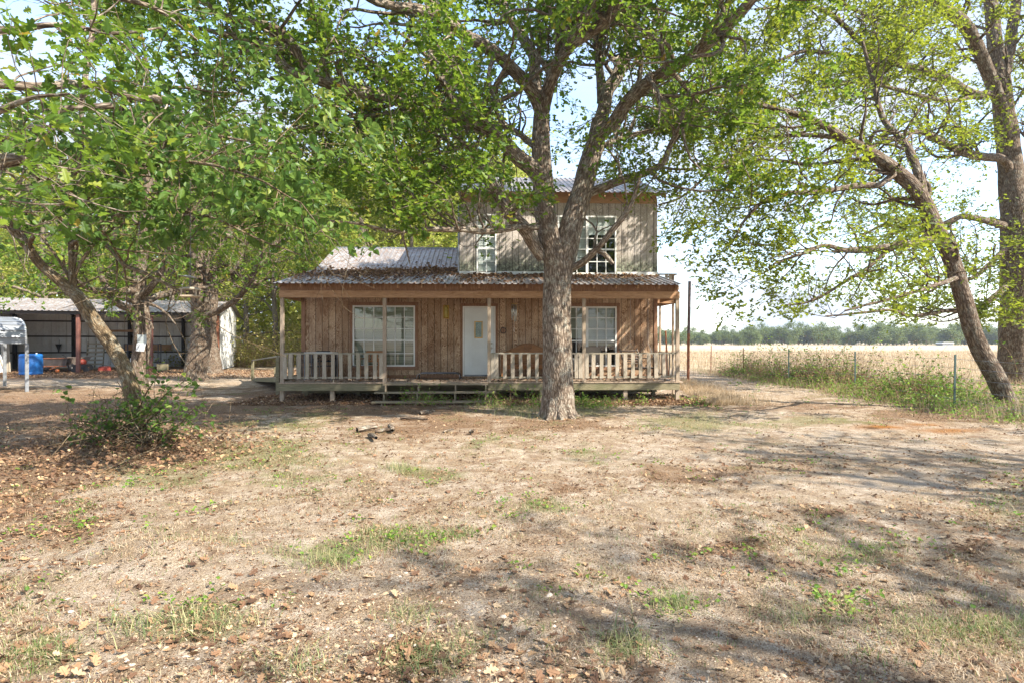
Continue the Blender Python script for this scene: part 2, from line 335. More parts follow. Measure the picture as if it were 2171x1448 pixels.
def make_ground():
    xs = axis(-13, 15, .085, 2500); ys = np.concatenate([-np.array([2500, 1200, 600, 300, 150, 80, 50, 35, 25, 18, 13, 10, 8, 6, 4, 3, 2, 1.0]), np.arange(0, 22, .07)])
    ys = list(ys); s = .07
    while ys[-1] < 3000: s *= 1.04; ys.append(ys[-1]+s)
    ys = np.array(ys); X, Y = np.meshgrid(xs, ys); Z = ground_z(X, Y); nx, ny = len(xs), len(ys)
    i = np.arange(ny-1)[:, None]*nx+np.arange(nx-1)[None]; q = np.stack([i, i+1, i+nx+1, i+nx], -1).reshape(-1, 4)
    g, li, fd, ru, sd = covers(X, Y)
    me = np_mesh('ground', np.stack([X, Y, Z], -1), q, np.full(len(q), 4), True, {'grass': g.ravel(), 'litter': li.ravel(), 'field': fd.ravel(), 'rust': ru.ravel(), 'sand': sd.ravel()})
    m, t, p, o = mat('ground soil'); v = coords(t)
    A = lambda k: N(t, 'Attribute', attribute_name=k).outputs['Fac']
    nf = noise(t, v, 30, 6, .7); nm = noise(t, v, 5, 6, .65); nc = noise(t, v, .8, 4, .6); ng = noise(t, v, 110, 4, .7); nl = noise(t, v, 2.1, 5, .7, .5)
    base = ramp(t, nm, [(.34, (.29, .215, .155)), (.5, (.51, .42, .33)), (.64, (.69, .60, .50))]).outputs[0]
    base = mixc(t, mathn(t, 'MULTIPLY', A('sand'), .75), base, ramp(t, nf, [(.3, (.52, .44, .36)), (.7, (.72, .64, .555))]).outputs[0])
    base = mixc(t, ramp(t, ng, [(.40, (.8, .8, .8)), (.56, (0, 0, 0))]).outputs[0], base, (.20, .135, .085))
    base = mixc(t, ramp(t, noise(t, v, 1.6, 6, .75, .8), [(.49, (0, 0, 0)), (.60, (.8, .8, .8))]).outputs[0], base, ramp(t, nf, [(.4, (.16, .105, .07)), (.6, (.36, .25, .16))]).outputs[0])
    # thatch of dry straw and crumbs of leaves
    th = mathn(t, 'MULTIPLY', ramp(t, nl, [(.44, (0, 0, 0)), (.62, (1, 1, 1))]).outputs[0], ramp(t, nf, [(.38, (0, 0, 0)), (.55, (1, 1, 1))]).outputs[0])
    base = mixc(t, mathn(t, 'MULTIPLY', th, .75), base, ramp(t, ng, [(.38, (.15, .10, .06)), (.62, (.55, .43, .28))]).outputs[0])
    lm = ramp(t, mathn(t, 'ADD', A('litter'), mathn(t, 'MULTIPLY', nf, .6)), [(.62, (0, 0, 0)), (.95, (1, 1, 1))]).outputs[0]
    lc = ramp(t, ng, [(.35, (.075, .045, .03)), (.5, (.19, .115, .07)), (.68, (.40, .26, .15))]).outputs[0]
    c = mixc(t, mathn(t, 'MULTIPLY', lm, .8), base, lc)
    gm = ramp(t, mathn(t, 'ADD', A('grass'), mathn(t, 'MULTIPLY', nf, .6)), [(.65, (0, 0, 0)), (1.0, (1, 1, 1))]).outputs[0]
    c = mixc(t, mathn(t, 'MULTIPLY', gm, .6), c, ramp(t, ng, [(.35, (.10, .115, .045)), (.65, (.30, .28, .13))]).outputs[0])
    c = mixc(t, A('rust'), c, ramp(t, ng, [(.35, (.20, .075, .015)), (.65, (.42, .19, .05))]).outputs[0])
    c = mixc(t, A('field'), c, ramp(t, noise(t, v, .35, 8, .7), [(.3, (.36, .285, .185)), (.7, (.54, .455, .33))]).outputs[0])
    t.links.new(c, p.inputs['Base Color']); p.inputs['Roughness'].default_value = .95; p.inputs['Specular IOR Level'].default_value = .1
    bump(t, p, mathn(t, 'ADD', nf, mathn(t, 'MULTIPLY', ng, .5)), 1.0, .045)
    tag(link('ground', me, m), kind='structure')
make_ground()

# ------------------------------------------------------------ the farmhouse, in its own frame: u along the front, v back, z up
HA = R(2.3); HC, HS = math.cos(HA), math.sin(HA); HY = 16.4
def U(px, v):
    k = (px-CXP)/F; return (k*(HY+v*HC)+v*HS)/(HC-k*HS)
def ZZ(py, u, v): return CAMZ+(HZ-py)/F*(HY+u*HS+v*HC)
def HW(u, v, z=0): return (u*HC-v*HS, HY+u*HS+v*HC, z)
house = empty('farmhouse', HW(0, 0), HA, 'two storey wooden farmhouse with brown plank siding, front porch and corrugated metal roof', 'house')
DZ = .565; VW = 1.8; uL = U(641, VW); uR = U(1392, VW); uP0 = U(593, 0); uP1 = U(1439, 0)
uUL = U(976, VW); VB = 9.4; ZU = 6.12
def roofz(v):
    if v < 3.7: return 3.235+.22*(v+.35)
    if v < 6.1: return 4.126+.44*(v-3.7)
    return 5.182-.44*(v-6.1)
def uroofz(v): return 6.2+.38*(v-1.4) if v < 5.4 else 7.72-.38*(v-5.4)
def siding(name, m, p0, p1, z0, ztop, openings=(), w=.2, face=(0, -1), seed=1):
    """vertical grooved boards from p0 to p1 (u,v); openings are (a,b,z0,z1) along the run"""
    r = random.Random(seed); mb = MB(); L = math.hypot(p1[0]-p0[0], p1[1]-p0[1]); du, dv = (p1[0]-p0[0])/L, (p1[1]-p0[1])/L
    cuts = sorted(set([0, L]+[k*w for k in range(1, int(L/w)+1)]+[q for o in openings for q in o[:2]]))
    cuts = [c for i, c in enumerate(cuts) if i == 0 or c-cuts[i-1] > .012 or c == L]
    grooves = set(round(k*w, 4) for k in range(1, int(L/w)+1))
    for a, b in zip(cuts[:-1], cuts[1:]):
        mid = (a+b)/2; segs = [(z0, ztop(p0[1]+dv*mid) if callable(ztop) else ztop)]
        for o in openings:
            if o[0] < mid < o[1]: segs = [s for q in segs for s in ((q[0], min(q[1], o[2])), (max(q[0], o[3]), q[1])) if s[1]-s[0] > .02]
        a2 = a+(.007 if round(a, 4) in grooves else 0); b2 = b-(.007 if round(b, 4) in grooves else 0); dd = r.uniform(0, .003)
        for s0, s1 in segs:
            q0 = (p0[0]+du*a2+face[0]*dd, p0[1]+dv*a2+face[1]*dd); q1 = (p0[0]+du*b2+face[0]*dd, p0[1]+dv*b2+face[1]*dd)
            V = [(q[0]-face[0]*e, q[1]-face[1]*e, z) for q in (q0, q1) for e in (0, .025) for z in (s0, s1)]
            mb.add(V, [(0,1,3,2),(4,6,7,5),(0,4,5,1),(2,3,7,6),(0,2,6,4),(1,5,7,3)])
    return mb.build(name, m, house)
def opn(px0, px1, py0, py1, v=VW, ref=uL): 
    u0, u1 = U(px0, v), U(px1, v); um = (u0+u1)/2; return (u0-ref, u1-ref, ZZ(py1, um, v), ZZ(py0, um, v))
zlow = lambda v: roofz(v)-.07
LW = (748, 880, 649, 777); RW = (1178, 1307, 651, 777); DR = (981, 1050.5, 650.5, 797.5)
front_open = [opn(*LW), opn(*RW), opn(*DR)]
siding('front_wall', M['siding'], (uL, VW), (uR, VW), DZ+.02, zlow(VW)-.02, front_open)
siding('side_wall', M['siding'], (uL, VB), (uL, VW), .3, zlow, face=(-1, 0), seed=2)
siding('side_wall', M['siding'], (uR, VW), (uR, VB), .3, zlow, face=(1, 0), seed=3)
siding('rear_wall', M['siding'], (uR, VB), (uL, VB), .3, zlow(VB), face=(0, 1), seed=4)
UWa = (1010.5, 1052.5, 455, 581); UWb = (1182, 1306.5, 459, 582.5)
upper_open = [opn(*UWa, ref=uUL), opn(*UWb, ref=uUL)]
siding('upper_wall', M['siding_grey'], (uUL, VW), (uR, VW), 3.66, ZU, upper_open, seed=5)
siding('upper_wall', M['siding_grey'], (uUL, VB-.6), (uUL, VW), 3.7, lambda v: uroofz(v)-.08, face=(-1, 0), seed=6)
siding('upper_wall', M['siding_grey'], (uR+.002, VW), (uR+.002, VB-.6), 3.75, lambda v: uroofz(v)-.08, face=(1, 0), seed=7)
siding('upper_wall', M['siding_grey'], (uR, VB-.6), (uUL, VB-.6), 4.0, uroofz(VB-.6)-.08, face=(0, 1), seed=8)
# black linings: no daylight between the boards, unlit rooms and grooves painted dark
mb = MB()
def lining(a, b, v, z0, z1, ops, off):
    us = sorted([a, b]+[q+off for o in ops for q in o[:2]])
    for p, q in zip(us[:-1], us[1:]):
        mid = (p+q)/2; segs = [(z0, z1)]
        for o in ops:
            if o[0]+off < mid < o[1]+off: segs = [(z0, o[2]), (o[3], z1)]
        for s in segs: mb.box(p, q, v, v+.03, s[0], s[1])
lining(uL+.03, uR-.03, VW+.027, .3, zlow(VW)-.03, front_open, uL); lining(uUL+.03, uR-.03, VW+.029, 3.66, ZU, upper_open, uUL)
mb.box(uL+.03, uR-.03, VW+.2, VB-.1, .3, .34); mb.box(uL+.03, uL+.06, VW+.06, VB-.05, .3, 3.6); mb.box(uR-.06, uR-.03, VW+.06, VB-.05, .3, 6.0); mb.box(uL+.06, uR-.06, 4.0, 4.03, .34, 3.6)
mb.box(uUL+.03, uUL+.06, VW+.06, VB-.7, 3.8, 6.0); mb.box(uUL+.06, uR-.06, 4.5, 4.53, 3.8, 6.2); mb.box(uUL+.06, uR-.06, VW+.06, VB-.7, 3.62, 3.64)
mb.build('interior_lining', M['dark'], house)
# trims
mb = MB(); y = VW
def frame(mb, px0, px1, py0, py1, w, v0, v1, sill=True):
    u0, u1 = U(px0, VW), U(px1, VW); um = (u0+u1)/2; z1, z0 = ZZ(py0, um, VW), ZZ(py1, um, VW)
    mb.box(u0-w, u0, v0, v1, z0, z1, j=.002); mb.box(u1, u1+w, v0, v1, z0, z1, j=.002); mb.box(u0-w-.01, u1+w+.01, v0-.003, v1, z1+.001, z1+w+.02)
    if sill: mb.box(u0-w-.02, u1+w+.02, v0-.02, v1, z0-w*1.2, z0-.001)
frame(mb, *LW, .09, VW-.025, VW-.001); frame(mb, *RW, .09, VW-.025, VW-.001); frame(mb, DR[0], DR[1], DR[2], DR[3], .07, VW-.022, VW-.001, False)
mb.box(uL-.025, uL+.09, VW-.028, VW-.001, .3, zlow(VW)-.05); mb.box(uR-.09, uR+.025, VW-.028, VW-.001, .3, zlow(VW)-.05)
mb.box(uL+.1, uR-.1, VW-.02, VW-.001, zlow(VW)-.22, zlow(VW)-.06); mb.box(uL+.1, U(979, VW)-.08, VW-.018, VW-.001, DZ+.004, DZ+.1); mb.box(U(1052, VW)+.08, uR-.1, VW-.018, VW-.001, DZ+.004, DZ+.1)
mb.build('wall_trim', M['trim'], house)
mb = MB(); mb.box(uUL-.02, uUL+.04, VW-.012, VW-.001, 3.8, ZU-.02).build('corner_trim', M['siding_grey'], house); MB().box(uR-.05, uR+.02, VW-.012, VW-.001, 3.8, ZU-.02).build('corner_trim', M['siding_grey'], house)
mb = MB(); mb.box(uUL, uR, VW-.03, VW-.002, ZU-.16, ZU+.02, j=.002); mb.build('frieze_board', M['trim_x'], house)
# flashing at the foot of the upper wall
mb = MB()
for a, b in ((uUL-.03, U(1009, VW)), (U(1054, VW), U(1180, VW)), (U(1308, VW), uR+.03)): mb.box(a, b, VW-.05, VW-.032, 3.705, 3.83)
mb.box(U(1009, VW)+.003, U(1054, VW)-.003, VW-.052, VW-.034, 3.70, ZZ(581.5, 0, VW)); mb.box(U(1180, VW)+.003, U(1308, VW)-.003, VW-.052, VW-.034, 3.70, ZZ(583, 1, VW)-.002)
mb.build('flashing', M['white'], house)
# windows
def window(name, px0, px1, py0, py1, cols, rows_px, meet, mull=None, filling='blind', fill_z=None):
    um = U((px0+px1)/2, VW); u0, u1 = U(px0, VW), U(px1, VW); z0, z1 = ZZ(py1, um, VW), ZZ(py0, um, VW); zm = ZZ(meet, um, VW)
    w = empty(name, (0, 0, 0)); w.parent = house
    fr = MB(); t = .045; fr.box(u0, u0+t, VW-.03, VW+.04, z0, z1); fr.box(u1-t, u1, VW-.03, VW+.04, z0, z1); fr.box(u0+t, u1-t, VW-.03, VW+.04, z0, z0+t); fr.box(u0+t, u1-t, VW-.03, VW+.04, z1-t, z1)
    units = [(u0+t, u1-t)]
    if mull:
        m0, m1 = U(mull[0], VW), U(mull[1], VW); fr.box(m0, m1, VW-.03, VW+.04, z0+t, z1-t); units = [(u0+t, m0), (m1, u1-t)]
    mu = MB()
    for a, b in units:
        fr.box(a, b, VW-.012, VW+.03, zm-.025, zm+.02)
        for k in range(1, cols): x = a+(b-a)*k/cols; mu.box(x-.012, x+.012, VW-.004, VW+.012, z0+t, zm-.025); mu.box(x-.012, x+.012, VW-.004, VW+.012, zm+.02, z1-t)
        for py in rows_px: z = ZZ(py, um, VW); mu.box(a, b, VW-.007, VW+.010, z-.012, z+.012)
    fr.build('window_frame', M['white'], w); mu.build('muntins', M['white'], w)
    g = MB()
    for a, b in units: g.add([(a, VW+.018, z0+t), (b, VW+.018, z0+t), (b, VW+.018, z1-t), (a, VW+.018, z1-t)], [(0, 1, 2, 3)])
    g.build('pane', M['glass'], w)
    bl = MB()
    for i, (a, b) in enumerate(units):
        zb = z0+t if fill_z is None else fill_z[i]
        if filling == 'blind':
            n = int((z1-t-zb)/.045)
            for k in range(n):
                z = z1-t-.045*(k+.5); dz = random.uniform(-.003, .003)*(4 if z < zm-.2 else 1); tl = random.uniform(-.012, .012) if z < zm else 0
                bl.add([(a+.01, VW+.06, z-.021+dz), (b-.01, VW+.06, z-.021+dz+tl), (b-.01, VW+.066, z+.023+dz+tl), (a+.01, VW+.066, z+.023+dz)], [(0, 1, 2, 3)])
        else:
            n = 60
            for k in range(n):
                x = a+(b-a)*k/n; x2 = a+(b-a)*(k+1)/n; y0_ = VW+.09+.02*math.sin(k*.9); y1_ = VW+.09+.02*math.sin((k+1)*.9)
                bl.add([(x, y0_, zb), (x2, y1_, zb), (x2, y1_, z1-t), (x, y0_, z1-t)], [(0, 1, 2, 3)])
    bl.build('blind' if filling == 'blind' else 'curtain', M['blind' if filling == 'blind' and z0 < 3 else 'curtain'], w)
    return w
window('window', *LW, 3, (674, 698, 749.5), 722.3, (813, 818))
w2 = window('window', *RW, 3, (675, 698.5, 749.5), 722.8, (1242, 1247), fill_z=(ZZ(720, 2, VW), ZZ(735, 2, VW)))
window('window', *UWa, 2, (480, 503.5, 555), 527.7, None, 'blind')
window('window', *UWb, 3, (482.5, 507, 556), 529.6, (1242, 1247), 'blind', fill_z=(ZZ(560, 1, VW), ZZ(500, 1, VW)))
# door
d = empty('door', (0, 0, 0)); d.parent = house
u0, u1 = U(DR[0], VW), U(DR[1], VW); z0, z1 = ZZ(DR[3], -1, VW), ZZ(DR[2], -1, VW)
MB().box(u0, u0+.045, VW-.02, VW+.05, z0, z1).box(u1-.045, u1, VW-.02, VW+.05, z0, z1).box(u0+.045, u1-.045, VW-.02, VW+.05, z1-.045, z1).build('door_frame', M['white'], d, .003)
a, b = u0+.05, u1-.05; zb, zt = z0+.045, z1-.05; W_ = b-a; H_ = zt-zb
gl = (a+W_*.34, a+W_*.62, zb+H_*.545, zb+H_*.80)
mb = MB(); mb.box(a, b, VW+.008, VW+.04, zb, zt)
def panel(x0, x1, y0, y1):
    for q in ((x0, x1, y0, y0+.018), (x0, x1, y1-.018, y1), (x0, x0+.018, y0+.018, y1-.018), (x1-.018, x1, y0+.018, y1-.018)): mb.box(q[0], q[1], VW-.012, VW+.0085, q[2], q[3])
for fx in (.16, .40, .66): panel(a+W_*fx, a+W_*(fx+.17), zb+H_*.84, zb+H_*.915)
for fx in (.16, .70): panel(a+W_*fx, a+W_*(fx+.12), zb+H_*.55, zb+H_*.80)
for fx in (.16, .36, .50, .68): panel(a+W_*fx, a+W_*(fx+.12), zb+H_*.12, zb+H_*.51)
mb.build('door_leaf', M['door'], d)
x0, x1, y0, y1 = gl; mb = MB()
for q in ((x0, x1, y0, y0+.03), (x0, x1, y1-.03, y1), (x0, x0+.03, y0+.03, y1-.03), (x1-.03, x1, y0+.03, y1-.03)): mb.box(q[0], q[1], VW-.012, VW+.007, q[2], q[3])
mb.build('lite_frame', M['brass'], d)
MB().box(x0+.03, x1-.03, VW-.002, VW+.006, y0+.03, y1-.03).build('leaded_glass', plain('leaded glass', (.10, .14, .12), .15, .3, .6, 30), d)
mb = MB(); cxm = (x0+x1)/2; cym = (y0+y1)/2
for r_ in (.05, .1): 
    P = [(cxm+r_*.6*math.cos(k*.5236), VW-.005, cym+r_*1.5*math.sin(k*.5236)) for k in range(13)]; mb.tube(P, .003, 5)
mb.tube([(cxm, VW-.005, y0+.04), (cxm, VW-.005, y1-.04)], .003, 5); mb.build('lead_came', M['galv'], d)
nk = plain('satin nickel', (.5, .5, .46), .3, .8)
for zz, rr, nm in ((zb+H_*.47, .03, 'deadbolt'), (zb+H_*.40, .033, 'door_knob')):
    c = b-.07; MB().tube([(c, VW+.01, zz), (c, VW-.015, zz), (c, VW-.045, zz), (c, VW-.055, zz)], [rr, rr*.7, rr, rr*.6], 14).build(nm, nk, d)
MB().box(a, b, VW-.03, VW+.045, z0+.004, z0+.035).build('threshold', M['galv'], d)
MB().box(u0-.005, u1+.005, VW-.035, VW+.05, DZ+.005, z0+.002).build('door_sill', M['siding'], d)

# porch deck
mb = MB(); x = uP0-.02; r = random.Random(4)
while x < uP1+.01: mb.box(x+.003, x+.137, -.03, VW-.004, DZ-.035+r.uniform(-.002, .002), DZ+r.uniform(-.003, .003)); x += .14
mb.build('deck_boards', M['deck'], house)
ust0, ust1 = U(819, 0), U(1033, 0)
for q in ((uP0-.02, ust0-.01, -.012, .03), (ust1+.01, uP1+.02, -.012, .03), (uP0-.02, uP0+.02, .04, VW-.05), (uP1-.02, uP1+.02, .04, VW-.05)): MB().box(*q, .335, DZ-.037, j=.003).build('rim_joist', M['mossy'], house)
mb = MB(); mb.box(uP0+.03, uP1-.03, .75, .79, .36, DZ-.037); mb.box(uL, uR, VW-.06, VW-.02, .12, DZ-.037); mb.build('floor_joist', M['mossy'], house)
for px in (598.5, 705, 1148, 1325.5, 1436): 
    u = U(px, .08); MB().box(u-.055, u+.055, .035, .14, -.1, .333, j=.004).build('deck_post', M['post'], house)
for px in (650, 760, 926, 1050, 1240, 1385):
    u = U(px, 1.55); MB().box(u-.05, u+.05, 1.5, 1.6, -.1, .35, j=.004).build('deck_post', M['mossy'], house)
# posts, beam, rafters
BZ0, BZ1 = 2.88, 3.075
posts = [598.5, 815.5, 1037, 1238, 1436]
for px in posts:
    u = U(px, .06); MB().box(u-.047, u+.047, .015, .105, DZ+.002, BZ0-.001, j=.003).build('porch_post', M['post'], house)
mb = MB(); mb.box(uP0-.02, U(1010, 0), -.005, .035, BZ0, BZ1, j=.003); mb.box(U(1010, 0)+.004, uP1+.03, -.008, .032, BZ0, BZ1+.002, j=.003); mb.box(uP0-.02, uP1+.03, .075, .115, BZ0+.002, BZ1)
mb.box(uP0-.018, uP0+.02, .12, VW-.02, BZ0+.004, BZ1); mb.box(uP1-.02, uP1+.018, .12, VW-.02, BZ0+.004, BZ1)
mb.build('porch_beam', M['trim_x'], house)
mb = MB(); mb.box(uP0, uP1, .037, .072, BZ1-.06, 3.285); mb.build('blocking_board', M['trim'], house)  # darker stain than the beam, painting in the shade of the recess
uE0, uE1 = U(577, -.35), U(1448.5, -.35)
mb = MB(); k = 0
for px in (592, 638, 690, 743, 793, 843, 894, 944, 977, 1016, 1068, 1117, 1168, 1213, 1259, 1306, 1352, 1397, 1437):
    u = U(px, -.2); h = .09
    V = [(u+s, v, z+dz) for s in (-.02, .02) for (v, dz) in ((-.24, 0), (VW-.05, 0)) for z in (roofz(v)-.035-h, roofz(v)-.035)]
    mb.add(V, [(0,1,3,2),(4,6,7,5),(0,4,5,1),(2,3,7,6),(0,2,6,4),(1,5,7,3)])
mb.build('rafters', M['trim_x'], house)
MB().box(uE1-.14, uE1-.10, -.3, 2.6, 3.10, 3.16).build('barge_board', M['trim_x'], house)
def corrug(name, u0, u1, stations, zf, m, period=.166, h=.032, thick=.012, jit=0):
    us = []; x = u0
    while x < u1: us += [(x, 0), (x+period*.55, 0), (x+period*.68, h), (x+period*.87, h)]; x += period
    us = [q for q in us if q[0] <= u1]; V = []; n = len(us)
    for v in stations: V += [(u, v, zf(v)+hh) for u, hh in us]
    Fs = [(i*n+k, i*n+k+1, (i+1)*n+k+1, (i+1)*n+k) for i in range(len(stations)-1) for k in range(n-1)]
    me = bpy.data.meshes.new(name); me.from_pydata(V, [], Fs); me.update(); o = link(name, me, m, house)
    s = o.modifiers.new('t', 'SOLIDIFY'); s.thickness = thick*.3; s.offset = -1; return o
corrug('porch_roof', uE0, uE1, [-.35, .7, VW-.055], roofz, M['roof'])
corrug('porch_roof', uR+.02, uE1, [VW-.053, 2.6], roofz, M['roof'])
corrug('main_roof', uE0, uUL-.03, [VW-.053, 3.7], roofz, M['roof'])
corrug('main_roof', uE0, uUL-.03, [3.68, 6.1], lambda v: roofz(v)+.012, M['roof'])
corrug('main_roof', uE0, uUL-.03, [6.1, VB+.4], roofz, M['roof'])
MB().box(uE0, uUL-.03, 6.0, 6.2, 5.15, 5.225).build('ridge_cap', M['galv'], house)
ue0, ue1 = U(958, 1.4), U(1416, 1.4)
corrug('upper_roof', ue0, ue1, [1.4, 5.4], uroofz, M['roof']); corrug('upper_roof', ue0, ue1, [5.4, VB], uroofz, M['roof'])
mb = MB(); mb.box(uUL, uR, VW-.001, VW+.03, ZU+.022, uroofz(VW)-.03)
for k in range(12):
    u = uUL+.05+(uR-uUL-.1)*k/11; mb.add([(u+s, v, z) for s in (-.02, .02) for v in (1.45, 1.95) for z in (uroofz(v)-.13, uroofz(v)-.03)], [(0,1,3,2),(4,6,7,5),(0,4,5,1),(2,3,7,6),(0,2,6,4),(1,5,7,3)])
mb.build('rafters', M['trim_x'], house)
for u in (ue0+.06, ue1-.06):
    mb = MB()
    for s in ((1.42, 5.38), (5.42, VB-.05)): mb.add([(u+e, v, z) for e in (-.02, .02) for v in s for z in (uroofz(v)-.16, uroofz(v)-.02)], [(0,1,3,2),(4,6,7,5),(0,4,5,1),(2,3,7,6),(0,2,6,4),(1,5,7,3)])
    mb.build('barge_board', M['trim_x'], house)
# a drain pipe at the corner of the upper wall
MB().tube([(uUL-.05, VW+.02, 3.8), (uUL-.05, VW+.02, 6.0)], .03, 10).build('drain_pipe', M['galv'], house)
# railings: one panel between each pair of posts
def railing(px0, px1, bal, label_parent=house):
    a, b = U(px0, .06)+.05, U(px1, .06)-.05; t = MB()
    t.box(a, b, .035, .085, 1.33, 1.37, j=.004); t.box(a, b, .035, .085, .672, .712, j=.004)
    if b-a > 2: m_ = (a+b)/2; t.box(m_-.02, m_+.02, .04, .08, DZ+.001, .67)
    o = t.build('railing', M['rail'], house)
    for px in bal:
        u = U(px, .03); w = random.uniform(.046, .054); q = random.uniform(-.012, .012)
        MB().add_b(u, w, q).build('baluster', M['baluster'], o)
def add_b(s, u, w, q):
    V = [(u+sx*w+(q if z > 1 else 0), y, z) for z in (.66, 1.345) for sx in (-1, 1) for y in (.004, .032)]
    s.add(V, [(0,1,3,2),(4,6,7,5),(0,4,5,1),(2,3,7,6),(0,2,6,4),(1,5,7,3)]); return s
MB.add_b = add_b
railing(598.5, 815.5, (604.5, 616.3, 634, 651.5, 669.4, 688, 706, 723.5, 742, 759.4, 777, 795.3, 808))
railing(1037, 1238, (1045, 1053.5, 1070, 1087, 1104.4, 1121, 1138, 1155, 1172, 1189, 1206, 1222, 1231))
railing(1238, 1436, (1244.5, 1258, 1275, 1291.7, 1308.5, 1325.5, 1341.6, 1358, 1376, 1391, 1408))
for side, us in (('l', uP0+.05), ('r', uP1-.05)):
    t = MB(); t.box(us-.025, us+.025, .11, VW-.03, 1.328, 1.368); t.box(us-.025, us+.025, .11, VW-.03, .675, .715); o = t.build('railing', M['rail'], house)
    for k in range(6 if side == 'r' else 4):
        v = .25+k*(.26 if side == 'r' else .38); MB().box(us-.045, us-.028, v, v+.09, .66, 1.35, j=.003).build('baluster', M['baluster'], o)
# steps
st = []
for px0, px1, v0, v1, z0, z1 in ((811.5, 1034.5, -.30, -.035, .505, .545), (793, 1050, -.60, -.33, .300, .340), (787, 1046, -.92, -.64, .075, .120)):
    MB().box(U(px0, v0), U(px1, v0), v0, v1, z0, z1, j=.005).build('stair_tread', M['step'], house)
mb = MB()
for px in (816, 886, 965, 1030): u = U(px, -.4); mb = MB(); mb.box(u-.018, u+.018, -.30, -.05, .06, .503); mb.box(u-.018, u+.018, -.58, -.302, .06, .298); mb.box(u-.018, u+.018, -.9, -.582, -.05, .074); mb.build('stair_stringer', M['step'], house)
# balcony on the right side of the upper floor
bu = U(1431, 2.1); mb = MB()
for k in range(12): v = 2.06+k*.14; mb.box(uR+.03, bu+.03, v, v+.135, 3.065, 3.10)
mb.build('balcony_floor', M['deck'], house)
MB().box(uR+.03, bu-.05, 2.07, 2.11, 2.88, 3.063).box(bu-.012, bu+.028, 2.07, 3.7, 2.88, 3.063).box(uR+.03, bu-.05, 3.62, 3.66, 2.882, 3.063).build('balcony_joist', M['trim_x'], house)
for v in (2.12, 3.55): 
    MB().box(bu-.065, bu-.015, v, v+.09, -.05, 3.78, j=.003).build('balcony_post', M['post'], house)
t = MB(); t.box(uR+.03, bu+.05, 2.05, 2.14, 3.782, 3.82); t.box(bu-.04, bu+.05, 2.15, 3.66, 3.782, 3.82); t.box(uR+.03, bu-.07, 3.56, 3.64, 3.782, 3.82); o = t.build('balcony_railing', M['rail'], house)
for k, fx in enumerate((.08, .48, .66)): u = uR+.03+(bu-uR)*fx; MB().box(u, u+.09, 2.08, 2.10, 3.12, 3.78).build('baluster', M['baluster'], o)
for k in range(5): v = 2.3+k*.27; MB().box(bu-.03, bu-.01, v, v+.09, 3.12, 3.78).build('baluster', M['baluster'], o)
# coach lamp by the door
l = empty('wall_lamp', (0, 0, 0)); l.parent = house; u = U(946, VW); zt_ = ZZ(648, u, VW); zb_ = ZZ(677, u, VW)
mb = MB(); mb.box(u-.09, u+.09, VW-.03, VW-.004, zb_, zt_); mb.lathe([(.0, 0), (.07, .01), (.075, .03), (.05, .05)], (u, VW-.09, zb_), 12)
for k in range(6): an = k*1.047; mb.tube([(u+.068*math.cos(an), VW-.09+.068*math.sin(an), zb_+.03), (u+.068*math.cos(an), VW-.09+.068*math.sin(an), zt_-.07), (u+.03*math.cos(an), VW-.09+.03*math.sin(an), zt_-.01), (u, VW-.09, zt_)], .005, 5)
for z in (zb_+.14, zb_+.27): mb.tube([(u+.068*math.cos(k*.5236), VW-.09+.068*math.sin(k*.5236), z) for k in range(13)], .004, 5, False)
mb.build('lamp_cage', M['brass'], l); MB().lathe([(.058, .04), (.06, .2), (.06, .33), (.035, .38), (.005, .40)], (u, VW-.09, zb_), 16).build('lamp_shade', M['amber'], l, smooth=True)

# ------------------------------------------------------------ things on the porch
def HE(name, px, v, z, rz, label, cat, group=None):
    o = empty(name, HW(U(px, v), v, z), HA+rz, label, cat, group); return o
PZ = DZ+.004
# elevated pet cot
t = HE('pet_cot', 931, 1.15, PZ, 0, 'low black framed pet cot with slate blue mesh, standing left of the white door', 'pet bed')
w = .62; dpt = .33; hgt = .19
for s in (-1, 1):
    MB().tube([(s*w, -dpt, 0), (s*w, -dpt, .12), (s*(w-.03), -dpt+.03, .17), (s*(w-.12), -dpt+.1, hgt), (s*(w-.12), dpt-.1, hgt), (s*(w-.03), dpt-.03, .17), (s*w, dpt, .12), (s*w, dpt, 0)], .016, 8).build('leg', M['black'], t, smooth=True)
MB().tube([(-w+.12, -dpt+.1, hgt-.01), (w-.12, -dpt+.1, hgt-.01)], .014, 8).tube([(-w+.12, dpt-.1, hgt-.01), (w-.12, dpt-.1, hgt-.01)], .014, 8).build('side_rail', M['black'], t, smooth=True)
V = []; nx = 16; ny = 6
for i in range(nx+1):
    for j in range(ny+1): x = -1+2*i/nx; yy = -1+2*j/ny; V.append((x*(w-.11), yy*(dpt-.08), hgt+.012-.025*(1-x*x)*(1-yy*yy)))
me = bpy.data.meshes.new('sling'); me.from_pydata(V, [], [(i*(ny+1)+j, (i+1)*(ny+1)+j, (i+1)*(ny+1)+j+1, i*(ny+1)+j+1) for i in range(nx) for j in range(ny)]); o = link('mesh_cover', me, M['cloth_grey'], t); sm = o.modifiers.new('s', 'SOLIDIFY'); sm.thickness = .006
